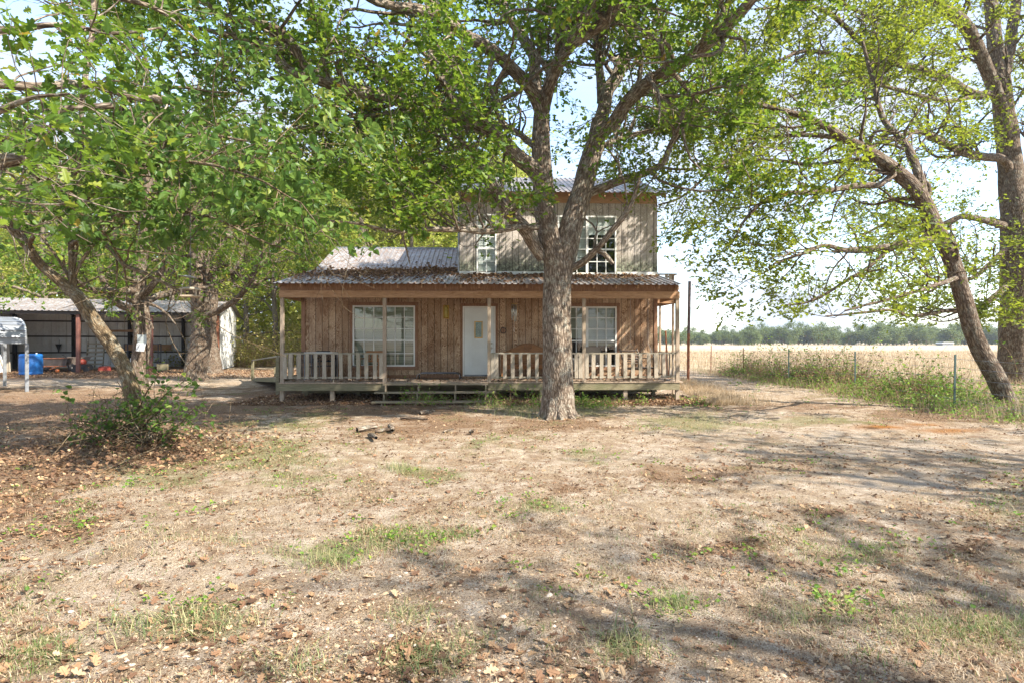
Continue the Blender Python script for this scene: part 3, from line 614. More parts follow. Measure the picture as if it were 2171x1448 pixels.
# carved bench with a star
t = HE('wooden_bench', 1120, 1.42, PZ, 0, 'high backed brown wooden bench with a carved star, standing right of the door', 'bench')
pts = [(-.76, .42), (.76, .42), (.76, .80)]+[(.76-1.52*k/24, .80+.26*max(0, math.cos((k/24-.5)*math.pi))**1.6) for k in range(1, 24)]+[(-.76, .80)]
bk = MB().prism(pts, .20, .235); bo = bk.build('backrest', M['oiled'], t, .004)
mb = MB(); cz = .93
mb.tube([(.11*math.cos(k*.2618), .196, cz+.11*math.sin(k*.2618)) for k in range(25)], .008, 6, False)
sp = [((.095 if k % 2 == 0 else .038)*math.sin(k*.6283), cz+(.095 if k % 2 == 0 else .038)*math.cos(k*.6283)) for k in range(10)]
mb.tube([(x, .196, z) for x, z in sp+sp[:1]], .006, 5, False)
edge = [(x, z-.03) for x, z in pts[2:]]; mb.tube([(x*.96, .197, z) for x, z in edge], .008, 5); mb.build('star_carving', M['trim'], bo)
sc_ = [(-.70+1.4*k/60, .40-.035*abs(math.sin(k*math.pi/6))) for k in range(61)]; MB().prism([(-.70, .50), (.70, .50)][::-1]+sc_, .15, .17).build('scalloped_apron', M['oiled'], t)
mb = MB()
for k in range(4): mb.box(-.76, .76, -.27+k*.115, -.27+k*.115+.10, .395, .42)
mb.build('seat', M['oiled'], t, .003)
for sx in (-1, 1):
    for y0_, z1_ in ((-.25, .62), (.17, .72)): MB().box(sx*.79-.03, sx*.79+.03, y0_, y0_+.06, 0, z1_).build('leg', M['oiled'], t, .003)
    MB().box(sx*.79-.04, sx*.79+.04, -.29, .25, .622, .65).build('armrest', M['oiled'], t, .004)
MB().box(-.75, .75, -.24, -.21, .30, .385).build('front_rail', M['oiled'], t)
# wind chime hanging from the porch rafters
t = HE('wind_chime', 1090, .9, 0, 0, 'silver wind chime hanging between the white door and the oak trunk', 'wind chime')
zt = ZZ(645, 0, .9); zb_ = ZZ(684, 0, .9)
MB().tube([(0, 0, zt), (0, 0, 3.35)], .004, 5).build('cord', M['black'], t)
MB().lathe([(.02, .02), (.09, .012), (.092, -.01), (.02, -.012)], (0, 0, zt), 18).build('top_disc', M['brass'], t)
for k in range(6):
    an = k*1.047+.3; L_ = .34+.05*((k*3) % 4); x, yy = .07*math.cos(an), .07*math.sin(an); MB().tube([(x, yy, zt-.03), (x, yy, zt-.03-L_)], .016, 8).build('tube', M['chime'], t, smooth=True)
MB().tube([(0, 0, zt-.02), (0, 0, zb_-.18)], .002, 4).box(-.004, .004, -.02, .02, zb_-.30, zb_-.16).build('striker', M['chime'], t)
t = HE('thermometer', 1067, VW-.02, ZZ(701.5, 0, VW), 0, 'small round dark wall dial mounted right of the white door', 'wall dial')
MB().tube([(.085*math.cos(k*.2618), -.01, .085*math.sin(k*.2618)) for k in range(25)], .012, 6, False).build('bezel', M['black'], t)
MB().tube([(0, -.012, 0), (0, .003, 0)], .078, 24).build('dial_face', M['trim'], t); MB().box(-.004, .004, -.018, -.013, -.07, .075).build('pointer', M['black'], t)
# white rimmed table
t = HE('patio_table', 681, 1.15, PZ, 0, 'white rimmed folding table standing behind the left railing', 'table')
MB().box(-.40, .40, -.35, .35, .765, .80).build('table_top', M['white'], t, .004)
for sx in (-1, 1):
    for sy in (-1, 1): MB().tube([(sx*.385, sy*.33, 0), (sx*.385, sy*.33, .765)], .014, 8).build('leg', M['galv'], t)
# lattice backed dark chair
def slat_chair(t, w, d, sh, bh, fm, sm_, nsl=5, lattice=False, rockers=False, lean=.12):
    for sx in (-1, 1):
        MB().bar((sx*w/2, -d/2, .03), (sx*w/2, -d/2, sh+.2), .045, .045).build('leg', fm, t); MB().bar((sx*w/2, d/2, .03), (sx*w/2, d/2+lean, bh), .045, .045).build('leg', fm, t)
        MB().bar((sx*w/2, -d/2-.03, sh+.21), (sx*w/2, d/2+.05, sh+.21), .06, .03).build('armrest', fm, t)
        if rockers: MB().tube([(sx*w/2, -d/2-.12+k*(d+.4)/8, .02+.06*((k-3.6)/4)**2) for k in range(9)], .02, 6).build('rocker', fm, t)
    mb = MB()
    for k in range(5): mb.box(-w/2+.02, w/2-.02, -d/2+k*d/5, -d/2+k*d/5+d/5-.015, sh-.02, sh)
    mb.build('seat', sm_, t); mb = MB(); y0_ = d/2+lean*.5
    mb.bar((-w/2, d/2+lean*.95, bh-.03), (w/2, d/2+lean*.95, bh-.03), .03, .08); mb.bar((-w/2, d/2+lean*.35, sh+.12), (w/2, d/2+lean*.35, sh+.12), .03, .05)
    n = nsl
    if lattice:
        for k in range(-3, 6):
            for s in (1, -1):
                x0 = k*.12-.2; x1 = x0+.3*s
                if s < 0: x0, x1 = x0+.3, x0
                a_, b_ = (max(-w/2, min(w/2, x0)), max(-w/2, min(w/2, x1)))
                if abs(a_-b_) > .05: mb.bar((a_, y0_-.02+.004*s, sh+.13+(a_-x0)/(x1-x0)*(bh-sh-.2)), (b_, y0_+.03+.004*s, sh+.13+(b_-x0)/(x1-x0)*(bh-sh-.2)), .022, .008)
    else:
        for k in range(n): x = -w/2+w*(k+1)/(n+1); mb.bar((x, d/2+lean*.35, sh+.14), (x, d/2+lean*.92, bh-.06), .05, .012)
    mb.build('backrest', sm_, t)
t = HE('lattice_chair', 688, 1.45, PZ, .1, 'black metal chair with a lattice back, half hidden under the white rimmed table', 'chair'); slat_chair(t, .56, .48, .40, .82, M['black'], M['black'], lattice=True)
t = HE('slatted_chair', 655, 1.3, PZ, .5, 'dark grey wooden chair at the far left end of the porch', 'chair'); slat_chair(t, .5, .48, .38, .78, M['dark_wood'], M['dark_wood'])
t = HE('rocking_chair', 789, 1.3, PZ, -.15, 'orange brown rocking chair with upright slats below the left double window', 'rocking chair'); slat_chair(t, .58, .5, .40, .82, M['oiled'], M['oiled'], 6, rockers=True)
t = HE('side_stool', 752, 1.35, PZ, 0, 'small dark stool beside the rocking chair', 'stool')
MB().box(-.17, .17, -.15, .15, .36, .40, j=.004).build('seat', M['dark_wood'], t)
for sx in (-1, 1):
    for sy in (-1, 1): MB().bar((sx*.16, sy*.14, 0), (sx*.12, sy*.1, .36), .035, .035).build('leg', M['dark_wood'], t)
# sling chair
t = HE('sling_chair', 1256, 1.1, PZ, -.25, 'tan fabric folding chair with thin black legs in front of the right window', 'chair')
for sx in (-1, 1):
    MB().tube([(sx*.24, .22, 0), (sx*.24, -.2, .43)], .011, 6).build('leg', M['black'], t); MB().tube([(sx*.24, -.22, 0), (sx*.24, .15, .43), (sx*.24, .24, .92)], .011, 6).build('leg', M['black'], t)
    MB().tube([(sx*.25, -.24, .60), (sx*.25, .18, .62)], .012, 6).build('armrest', M['black'], t)
V = [(x, y_, z_) for y_, z_ in ((.26, .95), (.24, .85), (.20, .65), (.16, .48)) for x in (-.24, 0, .24)]; V = [(x, y_+(.02 if x == 0 else 0), z_) for x, y_, z_ in V]
mb = MB(); mb.add(V, [(i*3+j, i*3+j+1, i*3+j+4, i*3+j+3) for i in range(3) for j in range(2)]); o = mb.build('backrest', M['tan_cloth'], t); o.modifiers.new('s', 'SOLIDIFY').thickness = .008
MB().box(-.24, .24, -.2, .15, .425, .44).build('seat', M['tan_cloth'], t)
# white box with dark grille
t = HE('cooler_unit', 1221, 1.35, PZ, 0, 'white framed box with a dark grille standing just right of the big oak trunk', 'air conditioner')
MB().box(-.22, .22, -.15, .15, .22, .62, j=.003).build('housing', M['white'], t, .01)
mb = MB()
for k in range(9): mb.box(-.17, .17, -.162, -.152, .27+k*.033, .29+k*.033)
mb.build('grille', M['dark'], t); mb = MB()
for sx in (-1, 1): mb.box(sx*.18-.02, sx*.18+.02, -.14, .14, 0, .218)
mb.build('stand', M['oiled'], t)
# tilted slatted swing seat
t = HE('porch_swing', 1357, .95, PZ+.34, R(42), 'dark slatted wooden porch swing hanging askew at the right end of the porch', 'porch swing')
for k in range(6): MB().bar((-.42, .22+.035*k, .12+.075*k), (.42, .22+.035*k, .12+.075*k), .05, .014, (0, .4, 1)).build('back_slat', M['dark_wood'], t)
for k in range(5): MB().box(-.42, .42, -.25+k*.09, -.25+k*.09+.07, .0, .018, j=.003).build('seat_slat', M['dark_wood'], t)
for sx in (-1, 1):
    MB().bar((sx*.44, -.28, -.02), (sx*.44, .25, -.02), .04, .05).bar((sx*.44, .2, .0), (sx*.44, .42, .56), .04, .04).build('frame', M['dark_wood'], t)
    MB().bar((sx*.44, -.28, .26), (sx*.44, .33, .27), .06, .025).bar((sx*.44, -.24, 0), (sx*.44, -.24, .26), .035, .035).build('armrest', M['dark_wood'], t)
    MB().tube([(sx*.46, -.2, .28), (sx*.46, .02, .72)], .005, 4).tube([(sx*.46, .38, .4), (sx*.46, .02, .72), (sx*.46, .02, 3.28-PZ-.34)], .005, 4).build('chain', M['galv'], t)

# ramp behind the left end of the porch
A = Vector((-7.3, 18.4, 0)); Bp = Vector((-11.4, 25.9, 0)); t = empty('access_ramp', (0, 0, 0), 0, 'weathered wooden ramp with a sloping handrail at the left end of the porch', 'ramp')
d_ = (Bp-A).normalized(); n_ = Vector((-d_.y, d_.x, 0)); n_ = n_ if n_.x > 0 else -n_
za, zb_ = .56, .06
MB().bar(A+Vector((0, 0, 1.22)), Bp+Vector((0, 0, .86)), .09, .045).build('handrail', M['rail'], t)
MB().bar(A+Vector((0, 0, za-.07)), Bp+Vector((0, 0, zb_-.05)), .04, .14).bar(A+n_*.95+Vector((0, 0, za-.07)), Bp+n_*.95+Vector((0, 0, zb_-.05)), .04, .14).build('stringer', M['mossy'], t)
mb = MB(); L_ = (Bp-A).length; k = 0
while k*.15 < L_: q = A+d_*(k*.15+.07); z = za+(zb_-za)*(k*.15+.07)/L_; mb.bar(q+Vector((0, 0, z+.015)), q+n_*.95+Vector((0, 0, z+.015)), .14, .03); k += 1
mb.build('ramp_deck', M['deck'], t)
for fr_ in (.005, .995):
    q = A.lerp(Bp, fr_); zt = 1.22+(.86-1.22)*fr_; MB().bar(q+Vector((0, 0, -.05)), q+Vector((0, 0, zt-.02)), .10, .10).build('post', M['mossy'], t)
    q = q+n_*.95; MB().bar(q+Vector((0, 0, -.05)), q+Vector((0, 0, zt-.3)), .10, .10).build('post', M['mossy'], t)
# ------------------------------------------------------------ the open shed on the left
SA = R(17); sr = Vector((math.cos(SA), math.sin(SA), 0)); sb = Vector((-math.sin(SA), math.cos(SA), 0))
FR = Vector((-16.95, 34.2, 0)); SW = 12.6; SD = 6.2
shed = empty('open_shed', FR-sr*SW, SA, 'long open fronted metal shed with a corrugated roof beyond the left trees', 'shed')
def sw_sheet(p0, p1, z0, z1f, per=.3, face=1):
    """ribbed sheet between two ground points, in shed frame"""
    p0 = Vector((*p0, 0)); p1 = Vector((*p1, 0)); L = (p1-p0).length; d = (p1-p0)/L; n = Vector((-d.y, d.x, 0))*face; P = []; x = 0
    while x < L: P += [(x, 0), (x+per*.6, 0), (x+per*.7, .035), (x+per*.9, .035)]; x += per
    P = [q for q in P if q[0] < L]+[(L, 0)]; mb = MB(); V = []
    for x, h in P:
        q = p0+d*x+n*h; V += [(q.x, q.y, z0), (q.x, q.y, z1f(x))]
    mb.add(V, [(2*k, 2*k+2, 2*k+3, 2*k+1) for k in range(len(P)-1)]); return mb
srz = lambda y: 3.30+.24*(y+.5) if y < SD/2 else 3.30+.24*(SD/2+.5)-.24*(y-SD/2)
o = sw_sheet((0, SD), (SW, SD), .05, lambda x: srz(SD)-.05, .4, -1).build('rear_wall', M['shed_wall'], shed)
for nm, x in (('side_wall', 0), ('side_wall', SW)):
    sw_sheet((x, 0), (x, SD), .05, lambda y: srz(y)-.05, .3, -1 if x else -1).build(nm, M['shed_wall'], shed)
us = []; x = -.3
while x < SW+.3: us += [(x, 0), (x+.17, 0), (x+.2, .03), (x+.26, .03)]; x += .3
V = []; sts = [-.5, SD/2, SD+.4]
for y in sts: V += [(u_, y, srz(y)+h_) for u_, h_ in us]
n = len(us); me = bpy.data.meshes.new('roof'); me.from_pydata(V, [], [(i*n+k, i*n+k+1, (i+1)*n+k+1, (i+1)*n+k) for i in range(2) for k in range(n-1)]); link('roof', me, M['roof'], shed)
for k in range(5): x = .12+(SW-.24)*k/4; MB().box(x-.09, x+.09, SD-.22, SD-.04, 0, srz(SD)-.1).build('rear_column', M['dark'], shed)
mb = MB()
for z in (.95, 1.95, 2.9): mb.box(.2, SW-.1, SD-.12, -.045+SD, z, z+.09)
for z in (.95, 1.95, 2.9): mb.box(.05, .11, .1, SD-.25, z, z+.09)
mb.box(0, SW, -.3, -.2, 3.14, 3.30); mb.box(0, SW, SD/2-.06, SD/2+.06, srz(SD/2)-.25, srz(SD/2)-.06)
for k in range(5):
    x = .1+(SW-.2)*k/4; mb.bar((x, -.25, srz(-.25)-.12), (x, SD/2, srz(SD/2)-.12), .08, .12); mb.bar((x, SD/2, srz(SD/2)-.12), (x, SD-.1, srz(SD)-.12), .08, .12)
mb.build('purlins', plain('dark steel', (.045, .04, .038), .7), shed)
def SL(px, y):   # shed x for a pixel column on shed depth y
    k = (px-CXP)/F; p = FR-sr*SW+sb*y; return (k*p.y-p.x)/(sr.x-k*sr.y)
def SWp(x, y, z=0): p = FR-sr*SW+sr*x+sb*y; return (p.x, p.y, z)
for px in (168, 322):
    x = SL(px, 0); MB().box(x-.085, x+.085, -.22, -.05, -.05, 3.3).build('front_post', M['rust_red'], shed)
x0, x1 = SL(195, SD-.3), SL(292, SD-.3); MB().box(x0, x1, SD-.35, SD-.14, 2.28, 2.42).build('wall_plank', M['trim_x'], shed)
x0, x1 = SL(262, SD-.3), SL(362, SD-.3); MB().box(x0, x1, SD-.3, SD-.14, 1.10, 1.48).build('wall_plank', M['trim_x'], shed)
MB().box(SW-.28, SW-.02, -.1, .12, 0, 3.15).build('corner_column', M['rust'], shed)
def SE(name, px, y, z, rz, label, cat, group=None): return empty(name, SWp(SL(px, y), y, z), SA+rz, label, cat, group)
# barrel (its base is nearer than the shed front)
X, Y = G(65.5, 794.5)
t = empty('plastic_barrel', (X, Y, 0), 0, 'bright blue plastic barrel standing at the mouth of the open shed', 'barrel')
MB().lathe([(.44, 0), (.485, .03), (.49, .12), (.475, .14), (.49, .17), (.495, .5), (.49, .83), (.475, .86), (.49, .9), (.49, .98), (.47, 1.03), (.43, 1.04)], n=32).build('drum', M['blue'], t, smooth=True)
MB().lathe([(.44, 0), (.44, .02), (.40, .022)], (0, 0, 1.036), 28).build('lid', M['blue'], t)
MB().tube([(-.1, -.1, 1.05), (-.1, -.1, 1.10)], .04, 10).tube([(.2, .1, 1.05), (.2, .1, 1.10)], .04, 10).build('bung', M['white'], t)
# dump cart
t = SE('dump_cart', 121, .9, 0, 0, 'rusty dark dump cart parked in the shed beside the blue barrel', 'cart')
MB().prism([(-.5, .33), (.5, .33), (.62, .78), (-.62, .78)], -.25, .9).build('tub', plain('old black paint', (.07, .055, .05), .6, .3, .4), t, .01)
MB().box(-.64, .64, -.29, -.26, .74, .79).box(-.54, .54, -.28, -.255, .30, .36).build('tub_rim', M['rust'], t)
for sx in (-1, 1):
    o = MB().tube([(sx*.55-.07, .3, .22), (sx*.55+.07, .3, .22)], .22, 18).build('wheel', M['black'], t); MB().tube([(sx*.55-.08, .3, .22), (sx*.55+.08, .3, .22)], .09, 12).build('rim', M['white'], o)
MB().tube([(0, -.2, .27), (0, -.9, .18)], .03, 8).build('drawbar', M['rust'], t)
X = SL(123, .3)
MB().lathe([(.02, 0), (.08, .03), (.11, .1), (.08, .17), (.02, .2)], n=14).build('orange_ball', M['orange']); bo = bpy.data.objects['orange_ball']; bo.location = SWp(X, .2, .0); tag(bo, 'small orange ball on the shed floor in front of the dump cart', 'ball')
# wheelbarrow with red things
t = SE('wheelbarrow', 160, 1.6, 0, .4, 'dark wheelbarrow with a deep tray behind the left red shed post', 'wheelbarrow')
MB().prism([(-.5, .38), (.4, .38), (.75, .82), (-.7, .80)], -.3, .3).build('tray', M['dark_wood'], t, .01)
MB().tube([(.62, -.05, .2), (.62, .05, .2)], .2, 16).build('wheel', M['black'], t)
for s in (-1, 1): MB().tube([(.62, s*.08, .2), (-.2, s*.25, .36), (-1.1, s*.3, .55)], .022, 6).build('handle', M['trim'], t); MB().tube([(-.3, s*.22, .36), (-.35, s*.25, 0)], .02, 6).build('leg', M['rust'], t)
t = SE('garden_blower', 171, .55, 0, .2, 'red and black garden machine beside the left red shed post', 'garden machine')
MB().box(-.35, .3, -.2, .2, .18, .42, j=.02).build('deck', M['black'], t, .02); MB().lathe([(.2, 0), (.22, .06), (.2, .22), (.1, .3)], (.05, 0, .42), 16).build('engine_cover', M['red'], t, smooth=True)
for sx in (-1, 1):
    for sy in (-1, 1): MB().tube([(sx*.26, sy*.21, .13), (sx*.26, sy*.27, .13)], .13, 12).build('wheel', M['black'], t)
MB().tube([(-.3, -.2, .35), (-.8, -.2, .95), (-.8, .2, .95), (-.3, .2, .35)], .015, 6).build('handle', M['black'], t)
# pallet leaning
t = SE('wood_pallet', 199, 3.2, 0, 0, 'grey wooden pallet leaning upright inside the shed', 'pallet'); mb = MB()
for k in range(7): mb.bar((-.45, .02+.05*k, .10+.24*k), (.45, .02+.05*k, .10+.24*k), .02, .11)
mb.build('deck_boards', M['rail'], t); mb = MB()
for sx in (-.43, 0, .43): mb.bar((sx, .06, 0), (sx, .40, 1.65), .05, .09)
mb.build('stringer', M['mossy'], t)
# metal shelf frame, bench, funnel, red tool box
t = SE('metal_rack', 303, 2.6, 0, 0, 'empty dark metal rack frame standing behind the tree with the notice', 'rack')
for sx in (-1, 1):
    for sy in (-1, 1): MB().box(sx*.88-.025, sx*.88+.025, sy*.3-.025, sy*.3+.025, 0, 1.55).build('post', M['black'], t)
MB().box(-.9, .9, -.32, .32, 1.5, 1.54).build('shelf', M['black'], t); MB().box(-.9, .9, -.32, .32, .42, .46).build('shelf', M['black'], t)
t = SE('work_bench', 280, 1.5, 0, 0, 'low dark slatted bench inside the shed', 'bench'); mb = MB()
for k in range(8): mb.box(-.7+k*.18, -.62+k*.18, .2, .23, .3, .72)
mb.build('backrest', M['white'], t); MB().box(-.75, .75, -.2, .2, .26, .32).build('seat', M['galv'], t)
for sx in (-1, 1): MB().box(sx*.68-.03, sx*.68+.03, -.18, .2, 0, .255).build('leg', M['black'], t)
t = SE('metal_funnel', 124, SD-.2, 1.28, 0, 'small black funnel hanging on the rear wall of the shed', 'funnel'); MB().lathe([(.03, -.32), (.05, -.1), (.16, .22), (.17, .24)], n=16).build('cone', M['black'], t); MB().tube([(0, .1, .24), (0, .12, .5)], .01, 5).build('hook', M['black'], t)
t = SE('tool_box', 222, 1.2, 0, .2, 'red metal tool box on the shed floor behind the slanted trunk', 'tool box'); MB().box(-.3, .3, -.15, .15, 0, .2).build('case', M['red'], t, .01); MB().prism([(-.3, .202), (.3, .202), (.24, .28), (-.24, .28)], -.14, .14).build('lid', M['red'], t); MB().tube([(-.12, 0, .28), (-.12, 0, .34), (.12, 0, .34), (.12, 0, .28)], .012, 6).build('handle', M['black'], t)
t = SE('storage_bin', 345, 1.3, 0, .1, 'small olive bin beside the right red shed post', 'bin'); MB().prism([(-.25, .0), (.25, .0), (.3, .4), (-.3, .4)], -.2, .2).build('tub', M['mossy'], t); MB().box(-.32, .32, -.23, .23, .40, .44).build('lid', M['black'], t, .01)
# leaning sheets at the left edge
for k, (px, w_, ln) in enumerate(((6, .45, .55), (14, .2, .42), (0, .3, .8))):
    X, Y = G(px, 788+k); t = empty('roof_sheet', (X, Y, 0), .1*k, ('wide pale sheet', 'narrow grey board', 'broad tilted white sheet')[k]+' leaning in the shed mouth at the left', 'leaning board', 'boards leaning at the shed mouth')
    MB().bar((w_/2, 0, 0), (w_/2-ln, .5, 1.7), w_, .03, (0, -1, .3)).build('sheet', M['white'] if k != 1 else M['rail'], t); MB().bar((w_/2+.1, -.04, 0), (w_/2+.1-ln, .46, 1.7), .05, .05).build('batten', M['rail'], t)

# ------------------------------------------------------------ low metal carport roof at the left edge
X, Y = G(53, 828); cp = empty('carport', (X, Y, 0), R(50), 'grey metal carport with a rounded roof at the left edge of the yard', 'carport')
Lc = 6.0; prof = []
for k in range(15):
    a_ = k/14
    pass
hw = 3.0; pr = [(-.28, 1.62), (-.28, 1.80), (-.22, 2.04), (-.08, 2.22), (.14, 2.34), (.6, 2.44), (1.5, 2.52), (hw-.6, 2.44), (hw-.14, 2.34), (hw+.08, 2.22), (hw+.22, 2.04), (hw+.28, 1.8), (hw+.28, 1.62)]
mb = MB(); V = []; xs_ = []
k = 0; x = .22
P2 = []
for (y0_, z0_), (y1_, z1_) in zip(pr[:-1], pr[1:]): P2 += [(y0_, z0_)]
P2.append(pr[-1])
for x in (-.03, -Lc): V += [(x, y_, z_) for y_, z_ in P2]
n = len(P2); mb.add(V, [(k, k+1, n+k+1, n+k) for k in range(n-1)]); o = mb.build('roof', M['galv'], cp); o.modifiers.new('s', 'SOLIDIFY').thickness = .02
mb = MB()
for (y_, z_) in pr[1:-1]: mb.tube([(-.025, y_-.012, z_+.012), (-Lc, y_-.012, z_+.012)], .013, 5)
mb.build('roof_ribs', M['galv'], cp)
MB().tube([(-.02, y_-.0, z_) for y_, z_ in pr], .03, 8).build('end_trim', M['white'], cp)
MB().box(-Lc, -.04, -.30, -.24, 1.60, 1.66).box(-Lc, -.04, hw+.24, hw+.30, 1.60, 1.66).build('side_rail', M['galv'], cp)
for x in (0, -Lc+.4):
    for y_ in (-.27, hw+.27): MB().box(x-.05, x+.05, y_-.04, y_+.04, -.05, 1.62).build('post', M['galv'], cp)

# ------------------------------------------------------------ fence and poles on the right
fp = [(10.3, 13.8), (10.95, 19.6), (11.15, 23.0), (11.02, 28.0), (10.45, 31.0)]
fence = empty('wire_fence', (10.9, 22, 0), 0, 'wire fence on thin green steel posts between the yard and the dry field', 'fence')
pts_f = [(9.6, 8.6)]+[((px-CXP)/F*d_, d_) for px, d_ in ((2023, 13.8), (1813, 19.6), (1672, 23), (1576.5, 28), (1507, 31.2))]+[(9.4, 36), (8.6, 42)]
tops = [1.4, 1.38, 1.36, 1.4, 1.38, 1.46, 1.4, 1.4]; mg = plain('green steel', (.05, .09, .085), .6, .2)
for (x, y_), h in zip(pts_f, tops):
    lx = random.uniform(-.04, .04); mb = MB(); q = Vector((x-10.9, y_-22, 0)); mb.bar(q+Vector((0, 0, -.1)), q+Vector((lx, 0, h)), .045, .012, (0, 1, 0)); mb.bar(q+Vector((0, .018, -.1)), q+Vector((lx, .018, h)), .012, .032, (0, 1, 0))
    mb.build('post', mg if y_ < 26 else M['rust'], fence)
mb = MB()
for z in (.35, .6, .85, 1.08, 1.28):
    for (a_, b_) in zip(pts_f[:-1], pts_f[1:]):
        P = [(a_[0]+(b_[0]-a_[0])*k/6-10.9, a_[1]+(b_[1]-a_[1])*k/6-22, z-.03*math.sin(k/6*math.pi)) for k in range(7)]; mb.tube(P, .0035, 4)
mb.build('wire', M['galv'], fence)
X, Y = G(1459, 812); t = empty('metal_pole', (X, Y, 0), 0, 'tall thin rust brown pole standing right of the porch corner', 'pole')
MB().tube([(0, 0, -.1), (.01, 0, 1.6), (.02, 0, 2.0)], .055, 12).build('lower_tube', M['rust'], t); MB().tube([(.02, 0, 2.0), (.06, 0, 4.12)], .062, 12).build('upper_tube', plain('grey brown steel', (.13, .10, .11), .6, .3), t)
X = (1414-CXP)/F*21.5; t = empty('marker_rod', (X, 21.5, 0), 0, 'slim orange brown rod leaning behind the right end of the porch', 'rod'); MB().tube([(.08, 0, -.1), (-.05, 0, 2.05)], .028, 8).build('rod', M['rust'], t); MB().tube([(-.05, 0, 2.0), (-.055, 0, 2.07)], .032, 8).build('cap', M['rust'], t)
# notice on the second tree and bird feeder are placed after the trees
# ------------------------------------------------------------ trees
def norm(a): return a/np.maximum(np.linalg.norm(a, axis=-1, keepdims=True), 1e-9)
def batch_tubes(P, Rr, seg, phase=None):
    """P (T,n,3), Rr (T,n) -> verts, quads, bk"""
    T, n, _ = P.shape; tg = np.gradient(P, axis=1); tg = norm(tg); ref = np.where(np.abs(tg[..., 2:3]) > .85, np.array([1., 0, 0]), np.array([0, 0, 1.]))
    ref = np.broadcast_to(ref[:, :1], tg.shape); u = norm(ref-tg*(ref*tg).sum(-1, keepdims=True)); w = np.cross(tg, u)
    an = np.arange(seg)/seg*2*np.pi; ca = np.cos(an); sa = np.sin(an)
    V = P[:, :, None]+(u[:, :, None]*ca[None, None, :, None]+w[:, :, None]*sa[None, None, :, None])*Rr[:, :, None, None]
    ln = np.concatenate([np.zeros((T, 1)), np.cumsum(np.linalg.norm(np.diff(P, axis=1), axis=-1), 1)], 1)+(rng.random((T, 1))*40)
    bk = np.stack([ca[None, None]*Rr[..., None], sa[None, None]*Rr[..., None], np.broadcast_to(ln[..., None], (T, n, seg))], -1)
    base = (np.arange(T)*n*seg)[:, None, None]; i = np.arange(n-1)[None, :, None]*seg; k = np.arange(seg)[None, None]; k2 = (k+1) % seg
    q = np.stack([base+i+k, base+i+k2, base+i+seg+k2, base+i+seg+k], -1).reshape(-1, 4)
    return V.reshape(-1, 3), q, bk.reshape(-1, 3)
def smooth_path(pts, rad, step):
    """Catmull-Rom through nodes, resampled"""
    p = np.array(pts, float); r = np.array(rad, float); p = np.vstack([2*p[0]-p[1], p, 2*p[-1]-p[-2]]); r = np.concatenate([[r[0]], r, [r[-1]]]); O = []; Q = []
    for i in range(1, len(p)-2):
        m = max(2, int(np.linalg.norm(p[i+1]-p[i])/step)); t = np.arange(m)/m; t = t[:, None]
        O.append(.5*(2*p[i]+(p[i+1]-p[i-1])*t+(2*p[i-1]-5*p[i]+4*p[i+1]-p[i+2])*t**2+(3*p[i]-p[i-1]-3*p[i+1]+p[i+2])*t**3)); t = t[:, 0]; Q.append(r[i]*(1-t)+r[i+1]*t)
    O.append(p[-2:-1]); Q.append(r[-2:-1]); return np.vstack(O), np.concatenate(Q)
def big_tube(P, Rr, seg, flare=0, rough=.05, seed=1, knots=()):
    V, q, bk = batch_tubes(P[None], Rr[None], seg); n = len(P); V = V.reshape(n, seg, 3); an = np.arange(seg)/seg*2*np.pi
    ln = np.concatenate([[0], np.cumsum(np.linalg.norm(np.diff(P, axis=0), axis=1))]); A, L = np.meshgrid(an, ln)
    f = (fbm(np.cos(A)*1.6+seed*7+50, L*1.1+np.sin(A)*1.6+50, seed, 3)-.5)*2*rough*2+(fbm(A*9/6.28*4, L*1.5, seed+5, 2)-.5)*rough*.8
    if flare: f += flare*np.exp(-ln/.22)[:, None]*(.45+.75*np.maximum(0, np.sin(A*5+seed)))*1.0
    V = P[:, None]+(V-P[:, None])*(1+f)[..., None]; return V.reshape(-1, 3), q, bk
# leaf outlines: (verts, faces)
def _oak(n=5):
    pts = [(0, 0)]; side = [(.10, .05), (.16, .20), (.10, .27), (.30, .40), (.26, .48), (.13, .52), (.34, .70), (.30, .80), (.14, .80), (.12, .96)]
    V = [(0, 0, 0)]+[(x, y, .12*abs(x)) for x, y in side]+[(0, 1.02, -.05)]+[(-x, y, .12*abs(x)) for x, y in side[::-1]]
    k = len(side); return np.array(V), [tuple(range(0, k+2)), tuple([0]+list(range(k+1, 2*k+2)))]
OAK = _oak()
OAKL = (np.array([(0, 0, 0), (.22, .30, .06), (.12, .48, 0), (.34, .74, .08), (0, 1, -.05), (-.34, .74, .08), (-.12, .48, 0), (-.22, .30, .06)]), [(0, 1, 2, 3, 4), (0, 4, 5, 6, 7)])
OVATE = (np.array([(0, 0, 0), (.26, .14, .06), (.36, .36, .10), (.26, .66, .08), (0, 1.05, -.10), (-.26, .66, .08), (-.36, .36, .10), (-.26, .14, .06)]), [(0, 1, 2, 3, 4), (0, 4, 5, 6, 7)])
RHOM = (np.array([(0, 0, 0), (.32, .5, .05), (0, 1, 0), (-.32, .5, .05)]), [(0, 1, 2, 3)])
